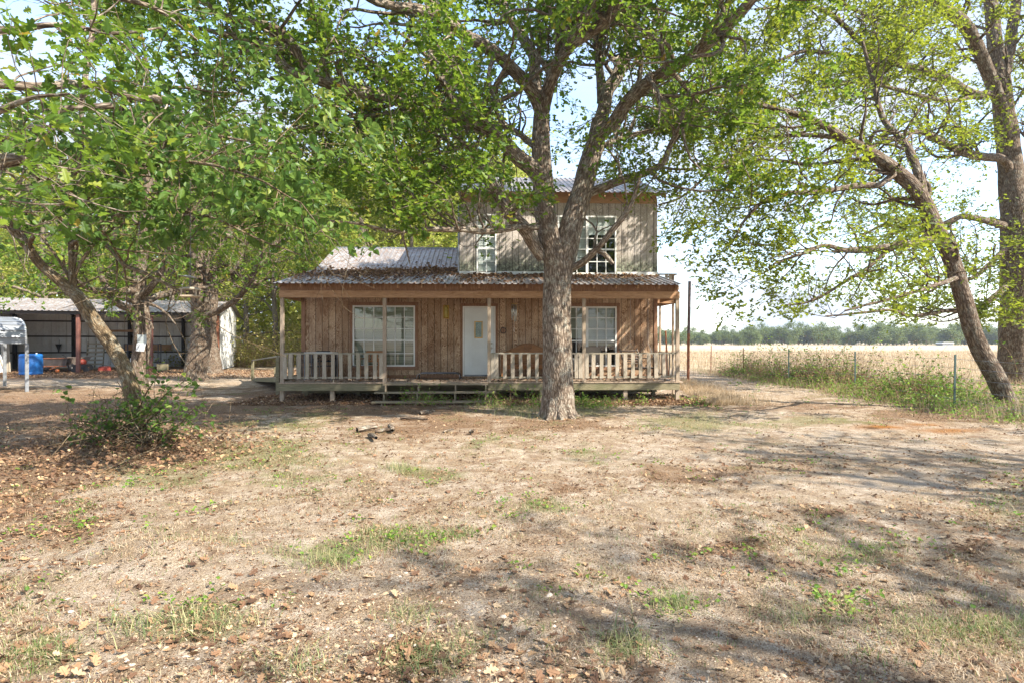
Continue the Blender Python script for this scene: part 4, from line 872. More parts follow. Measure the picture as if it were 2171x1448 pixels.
def leaves(name, pos, size, tmpl, m, parent=None, up=.6, droop=.3, dirs=None, kind=None, flat=None):
    n = len(pos); Vt, Ft = tmpl; nr = rng.normal(size=(n, 3)); nr[:, 2] = np.abs(nr[:, 2])*1.0+up; nr = norm(nr)
    if flat is not None: nr = norm(rng.normal(size=(n, 3))*np.array([flat, flat, .1])+np.array([0, 0, 1.]))
    d = rng.normal(size=(n, 3)) if dirs is None else dirs+rng.normal(size=(n, 3))*.8
    d[:, 2] -= droop; d = norm(d-nr*(d*nr).sum(-1, keepdims=True)); b = np.cross(d, nr); s = size*rng.uniform(.5, 1.35, n) if np.isscalar(size) else size
    V = pos[:, None]+(b[:, None]*Vt[None, :, 0:1]+d[:, None]*Vt[None, :, 1:2]+nr[:, None]*Vt[None, :, 2:3])*s[:, None, None]
    k = len(Vt); fl = np.concatenate([np.array(f) for f in Ft]); loops = (np.arange(n)[:, None]*k+fl[None]).ravel(); sizes = np.tile([len(f) for f in Ft], n)
    me = np_mesh(name, V.reshape(-1, 3), loops, sizes); o = link(name, me, m, parent)
    if kind: o['kind'] = kind
    return o
def off_limbs(T, pos, gap):
    """leaves sit out on the twigs, not against the heavy limbs"""
    L = np.vstack([p[r > .055][::2] for p, r, w in T.limbs if (r > .055).any()]); ok = np.ones(len(pos), bool)
    for a in range(0, len(pos), 4000):
        d2 = ((pos[a:a+4000, None]-L[None])**2).sum(-1).min(1); q = pos[a:a+4000]; h2 = ((q[:, None, :2]-L[None, :, :2])**2).sum(-1); dz = L[None, :, 2]-q[:, None, 2]; und = ((h2 < .8) & (dz > -.15) & (dz < 1.5)).any(1)
        ok[a:a+4000] = (d2 > (gap*rng.uniform(.4, 1.15, len(d2)))**2) & ~(und & (rng.random(len(q)) < .78))
    return ok
class Tree:
    def __init__(s, seed=1): s.V = []; s.Q = []; s.B = []; s.n = 0; s.limbs = []; s.tw = []; s.seed = seed
    def put(s, V, q, bk): s.V.append(V); s.Q.append(q+s.n); s.B.append(bk); s.n += len(V)
    def limb(s, nodes, spawn=1.0, step=.12, seg=None, flare=0, rough=.06, px=True, pre=0):
        """nodes: (px, py, depth, width_px) or (x, y, z, r)"""
        if px: P = [P3(a, b, d) for a, b, d, w in nodes]; r = [w*d/F/2 for a, b, d, w in nodes]
        else: P = [q[:3] for q in nodes]; r = [q[3] for q in nodes]
        P, r = smooth_path(P, r, step); sd = s.seed+len(s.limbs)
        L = np.concatenate([[0], np.cumsum(np.linalg.norm(np.diff(P, axis=0), axis=1))])
        amp = np.clip(L/.8, 0, 1)*.035*(1 if not flare else .3)
        P = P+np.stack([(fbm(L*1.1+k*31+sd*3, L*0+sd, sd+k, 3)-.5)*2*amp for k in range(3)], -1)
        seg = seg or int(np.clip(r.max()*90, 7, 36)); s.put(*big_tube(P, r, seg, flare, rough, sd)); s.limbs.append((P, r, spawn)); return P, r
    def branch(s, src, dens, lrange, rfac, t0=.15, npt=8, wig=.28, up=.35, out=.9, seg=6, cond=None, rmin=.006, rmax=.06, rfun=None, tip=.25):
        """src: list of (P,r,weight); returns list of new (P,r,1)"""
        S, Tn, Rr = [], [], []
        for P, r, w in src:
            L = np.linalg.norm(np.diff(P, axis=0), axis=1).sum(); m = rng.poisson(L*dens*w*(1-t0))
            if m == 0: continue
            t = rng.uniform(t0, 1, m)*(len(P)-1.001); i = t.astype(int); f = (t-i)[:, None]; S.append(P[i]*(1-f)+P[i+1]*f); Tn.append(norm(P[i+1]-P[i])); Rr.append(r[i])
        if not S: return []
        S = np.vstack(S); Tn = np.vstack(Tn); Rr = np.concatenate(Rr)
        if cond is not None: k = cond(S); S, Tn, Rr = S[k], Tn[k], Rr[k]
        n = len(S)
        if n == 0: return []
        pr = rng.normal(size=(n, 3)); pr = norm(pr-Tn*(pr*Tn).sum(-1, keepdims=True)); d = norm(Tn*.55+pr*out+np.array([0, 0, up])*rng.uniform(.2, 1.6, (n, 1)))
        L = rng.uniform(*lrange, n); st = (L/(npt-1))[:, None]; P = [S]
        bend = rng.normal(size=(n, 3))*.10
        for k in range(npt-1): d = norm(d+rng.normal(size=(n, 3))*wig+bend+np.array([0, 0, .02])); P.append(P[-1]+d*st)
        P = np.stack(P, 1); r0 = np.clip(Rr*rfac, rmin, rmax); rr = r0[:, None]*np.linspace(1, tip, npt)[None]
        if getattr(s, 'clear', None) is not None: k = s.clear(P.reshape(-1, 3)).reshape(P.shape[:2]).all(1); P, rr = P[k], rr[k]; n = len(P)
        s.put(*batch_tubes(P, rr, seg)); return [(P[k], rr[k], 1.0) for k in range(n)]
    def leaf_points(s, tw, per, spread, t0=.1):
        P = np.stack([q[0] for q in tw]); n, m, _ = P.shape; c = rng.poisson(per, n); i = np.repeat(np.arange(n), c); cl_ = rng.integers(1, 5, len(i))/4; t = np.clip(cl_+rng.normal(size=len(i))*.035, t0, 1)*(m-1.001); k = t.astype(int); f = (t-k)[:, None]
        q = P[i, k]*(1-f)+P[i, k+1]*f; return q+rng.normal(size=q.shape)*spread, norm(P[i, -1]-P[i, 0])
    def trunk_mesh(s, name, m, parent):
        q = np.vstack(s.Q); return link(name, np_mesh(name, np.vstack(s.V), q, np.full(len(q), 4), True, {'bk': np.vstack(s.B)}), m, parent)
def finish(T, name, base, label, cat, bark, leafm, tw, per, spread, size, tmpl, keep=None, group=None, crown='crown', droop=.3, up=.6):
    e = empty(name, base, 0, label, cat, group); b = np.array(base)
    T.V = [v-b for v in T.V]; T.trunk_mesh('trunk', bark, e)
    if tw:
        pos, dr = T.leaf_points(tw, per, spread)
        if keep is not None: k = keep(pos); pos, dr = pos[k], dr[k]
        if len(T.limbs) and name == 'oak_tree': k = off_limbs(T, pos, .38); pos, dr = pos[k], dr[k]
        print(name, 'leaves', len(pos)); leaves(crown, pos-b, size, tmpl, leafm, e, dirs=dr, droop=droop, up=up)
    return e
# keep the walls and roof of the house free of foliage
def house_clear(p):
    x, y, z = p[:, 0], p[:, 1], p[:, 2]
    inh = (x > -7.0) & (x < 5.4) & (y > 15.6) & (y < 27)
    low = inh & (z < 4.6) & (y < 22); up_ = (x > -1.9) & (x < 5.2) & (y > 17.6) & (y < 27) & (z < 8.1)
    left = inh & (x < -1.9) & (z < 5.6)
    return ~(low | up_ | left)
# ---- the big oak in front of the house
T = Tree(11); D0 = 13.1
T.limb([(1184,893,D0,70),(1184,872,D0,68),(1185,840,D0,66),(1184,800,D0,65),(1181,740,D0,62),(1179,680,D0,60),(1180,620,D0,60),(1181,585,D0,58),(1178,555,D0-.03,52),(1171,525,D0,46),(1163,490,D0,45),(1155,440,D0,45),(1152,400,D0,44),(1149,350,D0,41),(1147,300,D0,38),(1149,250,D0,34),(1150,225,D0,30)], 0, .07, 40, .32, .07)
T.limb([(1184,610,D0+.02,46),(1190,575,D0+.04,50),(1202,525,D0+.05,50),(1212,480,D0+.1,49),(1224,440,D0+.15,47),(1236,400,D0+.2,43),(1247,355,D0+.25,41),(1257,320,D0+.3,39),(1266,285,D0+.3,36),(1272,255,D0+.35,33)], 0, .07, 36, 0, .06)
lm = [
 [(1150,385,13.05,38),(1131,360,13,36),(1094,331,12.8,34),(1052,290,12.5,32),(990,253,12.2,30),(928,226,11.9,29),(866,217,11.7,29),(803,205,11.5,28),(741,190,11.3,27),(700,178,11.1,25),(663,166,10.9,23),(613,153,10.8,20),(580,116,10.7,18),(538,91,10.5,16),(490,76,10.3,13),(420,60,10,9)],
 [(690,176,11.05,18),(671,160,11,18),(642,137,10.8,18),(621,91,10.6,18),(580,58,10.4,17),(530,43,10.2,15),(490,38,10,13),(440,10,9.8,11),(390,-30,9.6,8)],
 [(1149,245,13.1,30),(1131,199,12.9,29),(1106,166,12.6,28),(1060,120,12.2,27),(1023,95,11.8,27),(982,75,11.5,26),(932,37,11.1,25),(880,20,10.8,22),(824,14,10.5,18),(780,0,10.3,15),(700,-60,10,11)],
 [(1140,205,13.1,26),(1134,170,13.2,25),(1131,124,13.4,24),(1106,75,13.7,22),(1073,25,14,20),(1055,-30,14.3,17),(1030,-110,14.6,11)],
 [(1150,240,13.1,29),(1160,205,12.9,28),(1171,170,12.6,27),(1187,130,12.2,27),(1210,88,11.7,26),(1239,37,11.2,25),(1259,0,10.9,24),(1290,-60,10.4,18)],
 [(1201,100,11.8,22),(1240,77,11.5,25),(1280,50,11.2,24),(1305,15,10.9,23),(1320,-40,10.5,19)],
 [(1272,262,13.4,31),(1280,232,13.6,30),(1288,195,13.8,29),(1309,162,14,28),(1330,112,14.3,26),(1342,62,14.6,24),(1348,0,15,21),(1352,-80,15.4,13)],
 [(1276,215,13.7,20),(1272,149,13.9,17),(1264,83,14.1,14),(1262,20,14.3,10),(1255,-60,14.6,7)],
 [(1268,285,13.3,30),(1305,258,13.1,30),(1322,232,12.9,29),(1363,185,12.4,28),(1404,160,12,27),(1446,133,11.6,26),(1486,103,11.2,26),(1528,68,10.8,25),(1571,26,10.4,23),(1598,-8,10.1,21),(1660,-80,9.6,14)],
 [(1150,548,13.1,26),(1132,520,12.95,28),(1114,489,12.8,29),(1081,456,12.6,28),(1056,414,12.5,27),(1027,373,12.4,25),(1007,335,12.3,22),(1000,315,12.2,19),(985,308,12.1,15),(965,316,12,12),(944,323,11.8,10),(905,318,11.4,7)],
 [(1024,372,12.4,14),(969,365,12.2,14),(924,360,12,14),(882,373,11.8,13),(845,390,11.6,12),(803,381,11.4,11),(775,369,11.2,10),(735,345,11,8),(690,325,10.8,6)],
 [(1140,484,12.9,13),(1110,483,12.4,14),(1090,485,12.1,14),(1040,491,11.6,14),(969,486,11.2,13),(907,485,10.9,11),(860,490,10.7,9),(824,489,10.5,8),(762,478,10.2,6),(700,470,10,4)],
 [(965,366,12.2,9),(935,385,12.1,9),(907,406,12,9),(874,447,11.9,8),(866,470,11.8,6),(850,520,11.7,4)],
 [(1246,412,13.3,19),(1280,398,13.2,19),(1313,385,13.1,18),(1363,369,12.9,16),(1404,350,12.7,14),(1421,311,12.6,12),(1442,269,12.4,10),(1450,230,12.2,7)],
 [(1210,572,13.1,16),(1239,555,12.9,16),(1272,522,12.6,14),(1297,493,12.4,13),(1334,447,12.2,11),(1346,414,12.1,8),(1360,370,12,5)],
 [(1262,532,12.65,10),(1278,537,12.6,11),(1292,552,12.6,10),(1299,561,12.6,7)],
 [(847,389,11.6,9),(835,430,11.6,8),(845,470,11.7,6),(860,520,11.9,4),(868,560,12.1,2.5)],
 [(1150,330,13.1,15),(1120,300,13.6,14),(1085,275,14.2,12),(1040,262,14.8,10),(980,255,15.4,8),(900,280,16,5)],
 [(1260,320,13.4,14),(1300,300,14.2,12),(1350,285,15,10),(1410,270,15.6,7),(1460,290,16,5)]]
for k in range(7):
    an = k*.9+.3+.3*math.sin(k*5); c_, s2 = math.cos(an), math.sin(an); T.limb([(1.03+.14*c_, 13.1+.14*s2, .50, .17), (1.03+.24*c_, 13.1+.24*s2, .26, .14), (1.03+.34*c_, 13.1+.34*s2, .10, .10), (1.03+.46*c_, 13.1+.46*s2, .0, .06), (1.03+.58*c_, 13.1+.58*s2, -.06, .03)], 0, .06, 14, 0, .1, px=False)
wts = [1, 1, 1, 1, 1, 1, 1, 1, 1, .8, 1.1, 1.2, .9, 1.1, .8, .1, 1.3, 1.2, 1.2]
for n_, w_ in zip(lm, wts): T.limb(n_, w_, .12)
def oak_keep(p):
    z = p[:, 2]; x = p[:, 0]; y = p[:, 1]
    low = np.where((x > -2.0) & (x < 3.4), 3.6, 4.1)
    near_trunk = (np.hypot(x-1.0, y-13.1) < .9) & (z < 5)
    return (z > low) & house_clear(p) & ~near_trunk
T.clear = lambda p: (p[:, 2] > np.where((p[:, 0] > -2.0) & (p[:, 0] < 3.4), 3.5, 4.0)) & house_clear(p)
b1 = T.branch(T.limbs, 4.2, (1.1, 3.2), .42, .2, 9, .24, .4)
b1 += T.branch([q for q in T.limbs if q[2] > 0], .5, (.5, 1.1), .2, .3, 9, .3, .2)
b2 = T.branch(b1, 3.4, (.5, 1.35), .5, .15, 6, .3, .15, seg=4, rmin=.004)
b3 = T.branch(b2, 2.0, (.25, .6), .5, .1, 4, .3, .1, seg=3, rmin=.003)
tw = b2
def oak_keep(p):
    z = p[:, 2]; x = p[:, 0]; y = p[:, 1]
    low = np.where((x > -2.0) & (x < 3.4), 3.5, 3.9)
    near_trunk = (np.hypot(x-1.0, y-13.1) < .9) & (z < 5)
    return (z > low) & house_clear(p) & ~near_trunk
P_ = np.concatenate([q[0] for q in b2]).reshape(-1, 6, 3)
base = (1.03, 13.1, 0)
pos, dr = T.leaf_points(b2, 74, .09); pos3, dr3 = T.leaf_points([(np.vstack([q[0]]), q[1], 1) for q in b3], 13, .06)
pos = np.vstack([pos, pos3]); dr = np.vstack([dr, dr3]); k = oak_keep(pos) & off_limbs(T, pos, .42); rad_ = np.hypot(pos[:, 0]-1.0, pos[:, 1]-13.1); k &= rng.random(len(pos)) < np.where((rad_ < 3.2) & (pos[:, 2] < 8.5), .5, 1)*np.where(pos[:, 1] < 11.2, .75, 1); pos, dr = pos[k], dr[k]
print('oak leaves', len(pos), len(b1), len(b2))
e = empty('oak_tree', base, 0, 'massive forked oak with a thick grey ridged trunk directly in front of the house', 'tree')
T.V = [v-np.array(base) for v in T.V]; T.trunk_mesh('trunk', M['bark'], e); leaves('crown', pos-np.array(base), .124, OAKL, M['oak_leaf'], e, dirs=dr)

# ---- leaning oak and upright oak at the right edge
T = Tree(31); D1 = 14.5
T.limb([(2152,892,D1,44),(2140,868,D1,40),(2110,800,D1,36),(2085,755,D1,34),(2065,710,D1,33),(2045,640,D1,32),(2020,560,D1,31),(1990,495,D1,31),(1965,440,D1,30),(1948,411,D1,29),(1914,377,D1,30),(1871,342,D1-.1,24),(1828,315,D1-.2,20),(1785,290,D1-.3,17),(1725,257,D1-.5,14),(1660,235,D1-.7,11),(1600,222,D1-.8,9),(1550,210,D1-.9,7),(1480,196,D1-1,4)], .55, .1, 30, .35, .06)
for n_ in ([(1800,299,D1-.3,11),(1750,290,D1-.2,10),(1700,288,D1,9),(1614,295,D1+.1,7),(1560,300,D1+.2,5),(1498,308,D1+.3,3)], [(1956,420,D1,20),(1950,375,D1+.3,19),(1931,325,D1+.6,17),(1905,290,D1+.9,14),(1870,250,D1+1.2,12),(1850,180,D1+1.4,9),(1830,90,D1+1.6,6)],
 [(1900,368,D1,14),(1865,392,D1-.5,13),(1845,394,D1-.7,13),(1785,402,D1-1.1,12),(1721,411,D1-1.5,11),(1665,411,D1-1.8,9),(1623,424,D1-2,8),(1584,462,D1-2.1,6),(1550,520,D1-2.2,4)],
 [(1976,508,D1,16),(1930,516,D1-.4,15),(1892,522,D1-.8,14),(1807,531,D1-1.4,12),(1751,522,D1-1.9,9),(1700,540,D1-2.3,7),(1640,560,D1-2.5,5)],
 [(1892,522,D1-.8,9),(1850,560,D1-.9,8),(1790,600,D1-1,7),(1720,640,D1-1.1,5),(1660,650,D1-1.1,3)],
 [(1870,342,D1,12),(1800,340,D1+.8,10),(1720,350,D1+1.5,9),(1620,340,D1+2.2,7),(1520,360,D1+2.8,5)],
 [(1614,295,D1+.1,6),(1560,330,D1-.2,6),(1500,370,D1-.9,6),(1440,420,D1-1,5),(1395,435,D1-1,3.5)],
 [(1560,330,D1-.8,5),(1530,400,D1-.8,4),(1490,470,D1-.8,3),(1470,530,D1-.8,2)],
 [(2030,590,D1,12),(2000,600,D1-.8,10),(1940,620,D1-1.4,8),(1870,640,D1-1.8,6),(1790,660,D1-2,4)]):
    T.limb(n_, 1.0, .12)
T.clear = lambda p: (p[:, 2] > 2.0) & house_clear(p)
b1 = T.branch(T.limbs, 4.2, (.9, 2.3), .45, .3, 8, .26, .25, cond=lambda S: S[:, 2] > 2.3); b2 = T.branch(b1, 4.2, (.45, 1.1), .5, .2, 6, .3, .1, seg=4, rmin=.004)
e = finish(T, 'oak_tree', (12.2, 14.5, 0), 'oak with a slim trunk leaning left over the fence at the right edge', 'tree', M['bark_dark'], M['yellow_leaf'], b2, 34, .09, .108, OAKL, keep=lambda p: (p[:, 2] > 2.0) & house_clear(p))
T = Tree(41); D2 = 23
T.limb([(2166,838,D2,84),(2163,815,D2,78),(2160,740,D2,70),(2160,650,D2,66),(2160,560,D2,64),(2158,480,D2,60),(2150,420,D2,52),(2145,385,D2,46),(2136,300,D2,40),(2128,235,D2,36),(2123,171,D2,32),(2111,107,D2,29),(2102,21,D2,25),(2095,-90,D2,18),(2080,-200,D2,9)], .4, .14, 32, .3, .07)
for n_ in ([(2130,250,D2,24),(2112,200,D2-.3,25),(2093,150,D2-.6,25),(2068,94,D2-1,25),(2042,51,D2-1.4,25),(1999,17,D2-1.8,23),(1960,-10,D2-2.2,18),(1880,-60,D2-3,12)],
 [(2125,190,D2,20),(2140,110,D2+.5,20),(2149,43,D2+.8,20),(2160,-30,D2+1,16),(2180,-120,D2+1,9)],
 [(2160,430,D2,30),(2185,370,D2,28),(2200,280,D2+.5,22),(2190,180,D2+1,20),(2200,60,D2+1,15),(2230,-60,D2+1,9)],
 [(2150,390,D2,18),(2128,342,D2-.4,18),(2085,333,D2-1,17),(2042,325,D2-1.6,15),(1999,304,D2-2.2,14),(1950,280,D2-3,11),(1880,300,D2-3.8,8),(1800,330,D2-4.5,5)],
 [(2120,180,D2,19),(2076,205,D2-.6,18),(2012,171,D2-1.4,17),(1956,150,D2-2.2,16),(1914,141,D2-2.8,14),(1871,124,D2-3.4,12),(1820,86,D2-4,11),(1777,43,D2-4.5,10),(1742,21,D2-5,9),(1691,13,D2-5.6,7),(1600,20,D2-6.4,4)],
 [(1871,126,D2-3.4,9),(1828,126,D2-3.6,9),(1764,116,D2-3.9,9),(1700,111,D2-4.2,8),(1657,128,D2-4.5,7),(1605,150,D2-4.8,6),(1550,158,D2-5.1,5),(1480,190,D2-5.5,3)],
 [(2070,205,D2-.8,10),(2000,215,D2-1.5,9),(1900,190,D2-2.4,8),(1820,175,D2-3.2,7),(1740,190,D2-4,5),(1640,215,D2-5,3)],
 [(2140,480,D2,17),(2123,479,D2-.2,16),(2085,468,D2-.8,14),(2040,460,D2-1.4,12),(1980,480,D2-2,9),(1900,470,D2-2.8,6),(1830,500,D2-3.4,4)],
 [(2140,600,D2,13),(2130,611,D2-.2,13),(2105,633,D2-.6,12),(2072,651,D2-1,11),(2028,658,D2-1.5,10),(1981,664,D2-2,8),(1926,669,D2-2.5,7),(1890,658,D2-2.9,6),(1820,665,D2-3.4,5),(1750,672,D2-3.8,3)],
 [(2140,520,D2,12),(2100,560,D2-.8,10),(2060,590,D2-1.4,8),(2010,600,D2-1.8,6),(1950,630,D2-2.2,4)],
 [(2190,320,D2,14),(2230,260,D2-1,12),(2280,220,D2-2,10),(2350,200,D2-3,6)],
 [(2165,560,D2,12),(2200,540,D2-1.5,11),(2240,560,D2-3,8),(2300,600,D2-4,5)],
 [(2000,20,D2-1.8,12),(1930,60,D2-3,10),(1850,40,D2-4,8),(1750,-10,D2-5,6)]):
    T.limb(n_, 1.0, .16)
T.clear = lambda p: (p[:, 2] > 2.2) & house_clear(p)
b1 = T.branch(T.limbs, 3.3, (1.2, 3.2), .45, .25, 8, .26, .25, cond=lambda S: S[:, 2] > 2.5); b2 = T.branch(b1, 3.7, (.6, 1.5), .5, .2, 6, .3, .1, seg=4, rmin=.006)
e = finish(T, 'oak_tree', ((2163-CXP)/F*D2, D2, 0), 'tall dark trunked oak standing upright at the right edge behind the leaning one', 'tree', M['bark_dark'], M['yellow_leaf'], b2, 38, .12, .135, OAKL, keep=lambda p: (p[:, 2] > 2.1) & house_clear(p))

# ---- near leaning mulberry on the left
T = Tree(51); DM = 9.3
T.limb([(300,950,DM,40),(290,905,DM,34),(286,870,DM,32),(281,830,DM,31),(268,790,DM,30),(240,740,DM,29),(205,690,DM,28),(180,650,DM,27),(158,622,DM,25),(120,590,DM-.1,19),(85,560,DM-.2,18),(60,525,DM-.3,17),(30,485,DM-.4,21),(0,455,DM-.5,19),(-50,420,DM-.7,15),(-120,360,DM-1,9)], .3, .07, 28, .5, .07)
for n_ in ([(158,625,DM,17),(153,590,DM,14),(152,540,DM,12),(150,490,DM,11),(148,430,DM-.2,11),(160,340,DM-.5,8),(190,240,DM-.8,5)],
 [(153,598,DM,8),(170,560,DM,7),(198,520,DM,6),(235,490,DM-.2,5),(280,440,DM-.4,4)], [(155,590,DM,7),(162,540,DM,6),(175,470,DM,5),(200,380,DM-.3,4)],
 [(152,600,DM,7),(130,560,DM,6),(90,500,DM,5),(50,440,DM-.3,4)],
 [(152,500,DM,11),(190,508,DM-.3,11),(230,525,DM-.6,10),(262,560,DM-1,9),(310,583,DM-1.3,8),(345,600,DM-1.6,6),(400,622,DM-1.9,4)],
 [(150,460,DM,11),(220,390,DM-.6,10),(320,350,DM-1.3,9),(430,350,DM-2,7),(540,380,DM-2.5,5),(640,430,DM-2.8,3)],
 [(150,440,DM,10),(260,330,DM-.3,9),(390,290,DM-.6,7),(520,300,DM-.9,5),(640,330,DM-1.2,3)],
 [(152,520,DM,10),(240,460,DM-.6,9),(340,440,DM-1.2,7),(440,460,DM-1.6,6),(560,510,DM-2,4),(640,540,DM-2.2,2.5)],
 [(152,420,DM,9),(240,250,DM-.2,8),(350,190,DM-.4,6),(470,200,DM-.6,4)],
 [(152,500,DM,8),(100,420,DM-.6,7),(60,330,DM-1.1,5),(30,230,DM-1.5,3)],
 [(200,470,DM-.2,8),(300,420,DM+.5,7),(420,400,DM+1.2,6),(560,420,DM+1.8,5),(680,470,DM+2.2,3)],
 [(60,525,DM-.3,9),(90,470,DM-.8,8),(130,400,DM-1.4,6),(210,330,DM-2,4)]):
    T.limb(n_, 1.0, .1)
b1 = T.branch(T.limbs[1:], 4.6, (.6, 1.7), .5, .25, 7, .2, .15, seg=5, rmin=.006, rmax=.02); b2 = T.branch(b1, 3.2, (.35, .8), .6, .1, 6, .2, -.1, seg=4, rmin=.003)
e = finish(T, 'mulberry_tree', (-5.87, DM, 0), 'slender leaning tree with pale spotted bark and broad bright green leaves at the left', 'tree', M['bark_young'], M['mulberry_leaf'], b2, 18, .055, .108, OVATE, keep=lambda p: (p[:, 2] > 2.95) & (p[:, 1] > 5.2), droop=1.0, up=.3)
# basal shoots round its foot: one bush
T = Tree(61); S0 = Vector((-5.95, DM-.15, .1)); lim = []
for k in range(24):
    an = rng.uniform(0, 6.28); L_ = rng.uniform(.5, 1.3); el = rng.uniform(.15, 1.1); p = np.array([S0.x+rng.normal()*.25, S0.y+rng.normal()*.15, .02])
    d_ = np.array([math.cos(an)*math.cos(el), math.sin(an)*math.cos(el)*.6, math.sin(el)]); pts = [(*p, .012)]
    for q in range(5): d_ = d_+rng.normal(size=3)*.2+np.array([0, 0, -.08]); d_ /= np.linalg.norm(d_); p = p+d_*L_/5; p[2] = max(p[2], .08); pts.append((*p, .011-.0018*q))
    T.limb(pts, 1, .1, 5, px=False)
for tgt in ((120,925,8.6),(140,850,8.7),(400,800,8.8),(430,890,8.6),(385,860,9.0),(340,790,8.9)):
    q = P3(*tgt); T.limb([(S0.x, S0.y, .1, .014), ((S0.x+q[0])/2, (S0.y+q[1])/2, (.1+q[2])/2+.15, .010), (*q, .004)], 1.4, .1, 5, px=False)
b2 = T.branch(T.limbs, 5.5, (.15, .4), .5, .2, 5, .3, .1, seg=3, rmin=.003)
finish(T, 'sapling_bush', (S0.x, S0.y, 0), 'leafy thicket of green suckers around the foot of the leaning tree', 'bush', M['bark_young'], M['mulberry_leaf'], b2, 6, .05, .075, OVATE, crown='foliage', group=None)

# ---- oak at the far left whose big leaves hang close to the camera
T = Tree(71)
T.limb([(-7.9, 5.6, -.1, .40), (-7.8, 5.6, 1.2, .34), (-7.9, 5.5, 2.8, .31), (-7.7, 5.6, 4.6, .28), (-7.6, 5.8, 7, .20), (-7.5, 6, 10, .08)], .5, .12, 28, .4, px=False)
for n_ in ([(-150,420,5.6,44),(-60,370,5.3,34),(0,345,5.1,28),(35,337,5.0,24),(57,340,5.0,20)],
 [(-150,150,5.6,36),(-40,170,5.8,26),(60,185,6.1,20),(150,178,6.5,18),(210,180,6.8,16),(270,200,7,15),(312,206,7.1,14),(340,210,7.2,20),(358,216,7.2,14)],
 [(-120,260,5.6,22),(-20,240,5.0,16),(60,215,4.8,10),(150,200,4.7,5)], [(-100,60,5.8,22),(20,60,5.6,16),(120,50,5.6,11),(240,70,5.8,7),(340,60,6,4)],
 [(-120,500,5.2,16),(-30,440,4.9,11),(40,400,4.8,7),(95,400,4.8,4)], [(-120,-50,6,26),(50,-20,6.5,20),(200,-10,7,15),(330,20,7.5,9),(420,90,8,5)],
 [(180,180,6.7,12),(185,110,6.8,12),(195,60,6.9,12),(200,-30,7,10)], [(178,185,6.7,12),(172,240,6.8,9),(180,300,6.9,6),(170,360,6.9,4)],
 [(-60,372,5.3,12),(0,300,5.2,9),(60,265,5.3,7),(140,270,5.5,5)]):
    T.limb(n_, 1.0, .1)
T.limb([(96,238,6.3,7),(115,235,6.3,14),(180,230,6.3,15),(240,226,6.4,14)], 0, .1)
b1 = T.branch(T.limbs, 5.5, (.4, 1.2), .45, .15, 7, .26, .1, seg=5, rmin=.004, rmax=.012); b2 = T.branch(b1, 3.2, (.25, .55), .5, .2, 5, .3, .1, seg=4, rmin=.003)
e = finish(T, 'oak_tree', (-7.9, 5.6, 0), 'overhanging oak entering from the left edge with large lobed leaves and a sawn limb', 'tree', M['bark'], M['oak_leaf'], b2, 13, .055, .115, OAK, keep=lambda p: (p[:, 2] > 2.5) & (p[:, 1] > 3.4) & ((p[:, 0]/p[:, 1]) < -.42), droop=.4)

# ---- trunks standing left of the porch
def auto_limbs(T, base, H, r, n, spread, z0, lean=(0, 0), seedv=0):
    rr = np.random.default_rng(seedv); x, y = base; P = [(x, y, -.15, r*1.15), (x, y, .3, r)]
    for k in range(1, 8): f = k/7; P.append((x+lean[0]*f+rr.normal()*.12, y+lean[1]*f+rr.normal()*.12, .3+(H-.3)*f, r*(1-f)**.7*.95+.02))
    T.limb(P, .5, .2, None, .35, px=False); S, Rr, _ = T.limbs[-1]
    for k in range(n):
        f = rr.uniform(z0, .9); i = int(f*(len(S)-1)); p = S[i].copy(); an = k*2.4+rr.uniform(-.4, .4); L = spread*rr.uniform(.6, 1.1)*(1.15-f*.6); d = np.array([math.cos(an), math.sin(an), rr.uniform(.15, .8)]); q = [(*p, Rr[i]*.55)]
        for j in range(5): d = d+rr.normal(size=3)*.22; d /= np.linalg.norm(d); p = p+d*L/5; q.append((*p, Rr[i]*.55*(1-(j+1)/6)+.008))
        T.limb(q, 1.0, .2, 8, px=False)
def std_tree(seed, base, H, r, n, spread, z0, name, label, leafm, dens=(2.9, 3.2), per=34, size=.14, tmpl=OAKL, cat='tree', lean=(0, 0), extra=(), keep=None, group=None, bark='bark_dark', l1=(1, 2.8), l2=(.5, 1.4)):
    global rng
    rng = np.random.default_rng(seed); T = Tree(seed); auto_limbs(T, base, H, r, n, spread, z0, lean, seed)
    for q in extra: T.limb(q, 1.0, .15)
    T.clear = keep
    b1 = T.branch(T.limbs, dens[0], l1, .45, .3, 7, .26, .2, cond=lambda S: S[:, 2] > 2.4, seg=5); b2 = T.branch(b1, dens[1], l2, .5, .2, 5, .3, .1, seg=3, rmin=.006)
    return finish(T, name, (base[0], base[1], 0), label, cat, M[bark], leafm, b2, per, .09, size, tmpl, keep=keep, group=group)
kp0 = house_clear
kp = lambda p: house_clear(p) & (p[:, 2] > 2.3)
X, Y = G(293, 822)
tree2 = std_tree(81, (X, Y), 13, .30, 11, 4.2, .22, 'oak_tree', 'straight trunked oak with a pale notice on its trunk, left of the bird feeder', M['oak_leaf'], lean=(.2, 0), keep=lambda p: kp0(p) & (p[:, 2] > 2.1),
  extra=([(290,640,Y,16),(330,600,Y-.3,13),(352,540,Y-.6,11),(375,480,Y-.9,8),(420,420,Y-1.2,5)], [(293,650,Y,9),(262,630,Y-.5,7),(235,640,Y-.9,5),(215,665,Y-1.1,3)], [(293,640,Y,8),(330,650,Y-.5,6),(355,670,Y-.8,5),(372,690,Y-1,3)], [(293,600,Y,9),(265,590,Y-.8,7),(240,600,Y-1.3,4)], [(295,670,Y,6),(315,680,Y-.5,5),(325,700,Y-.7,3)]))
X, Y = G(413, 806); D3 = Y
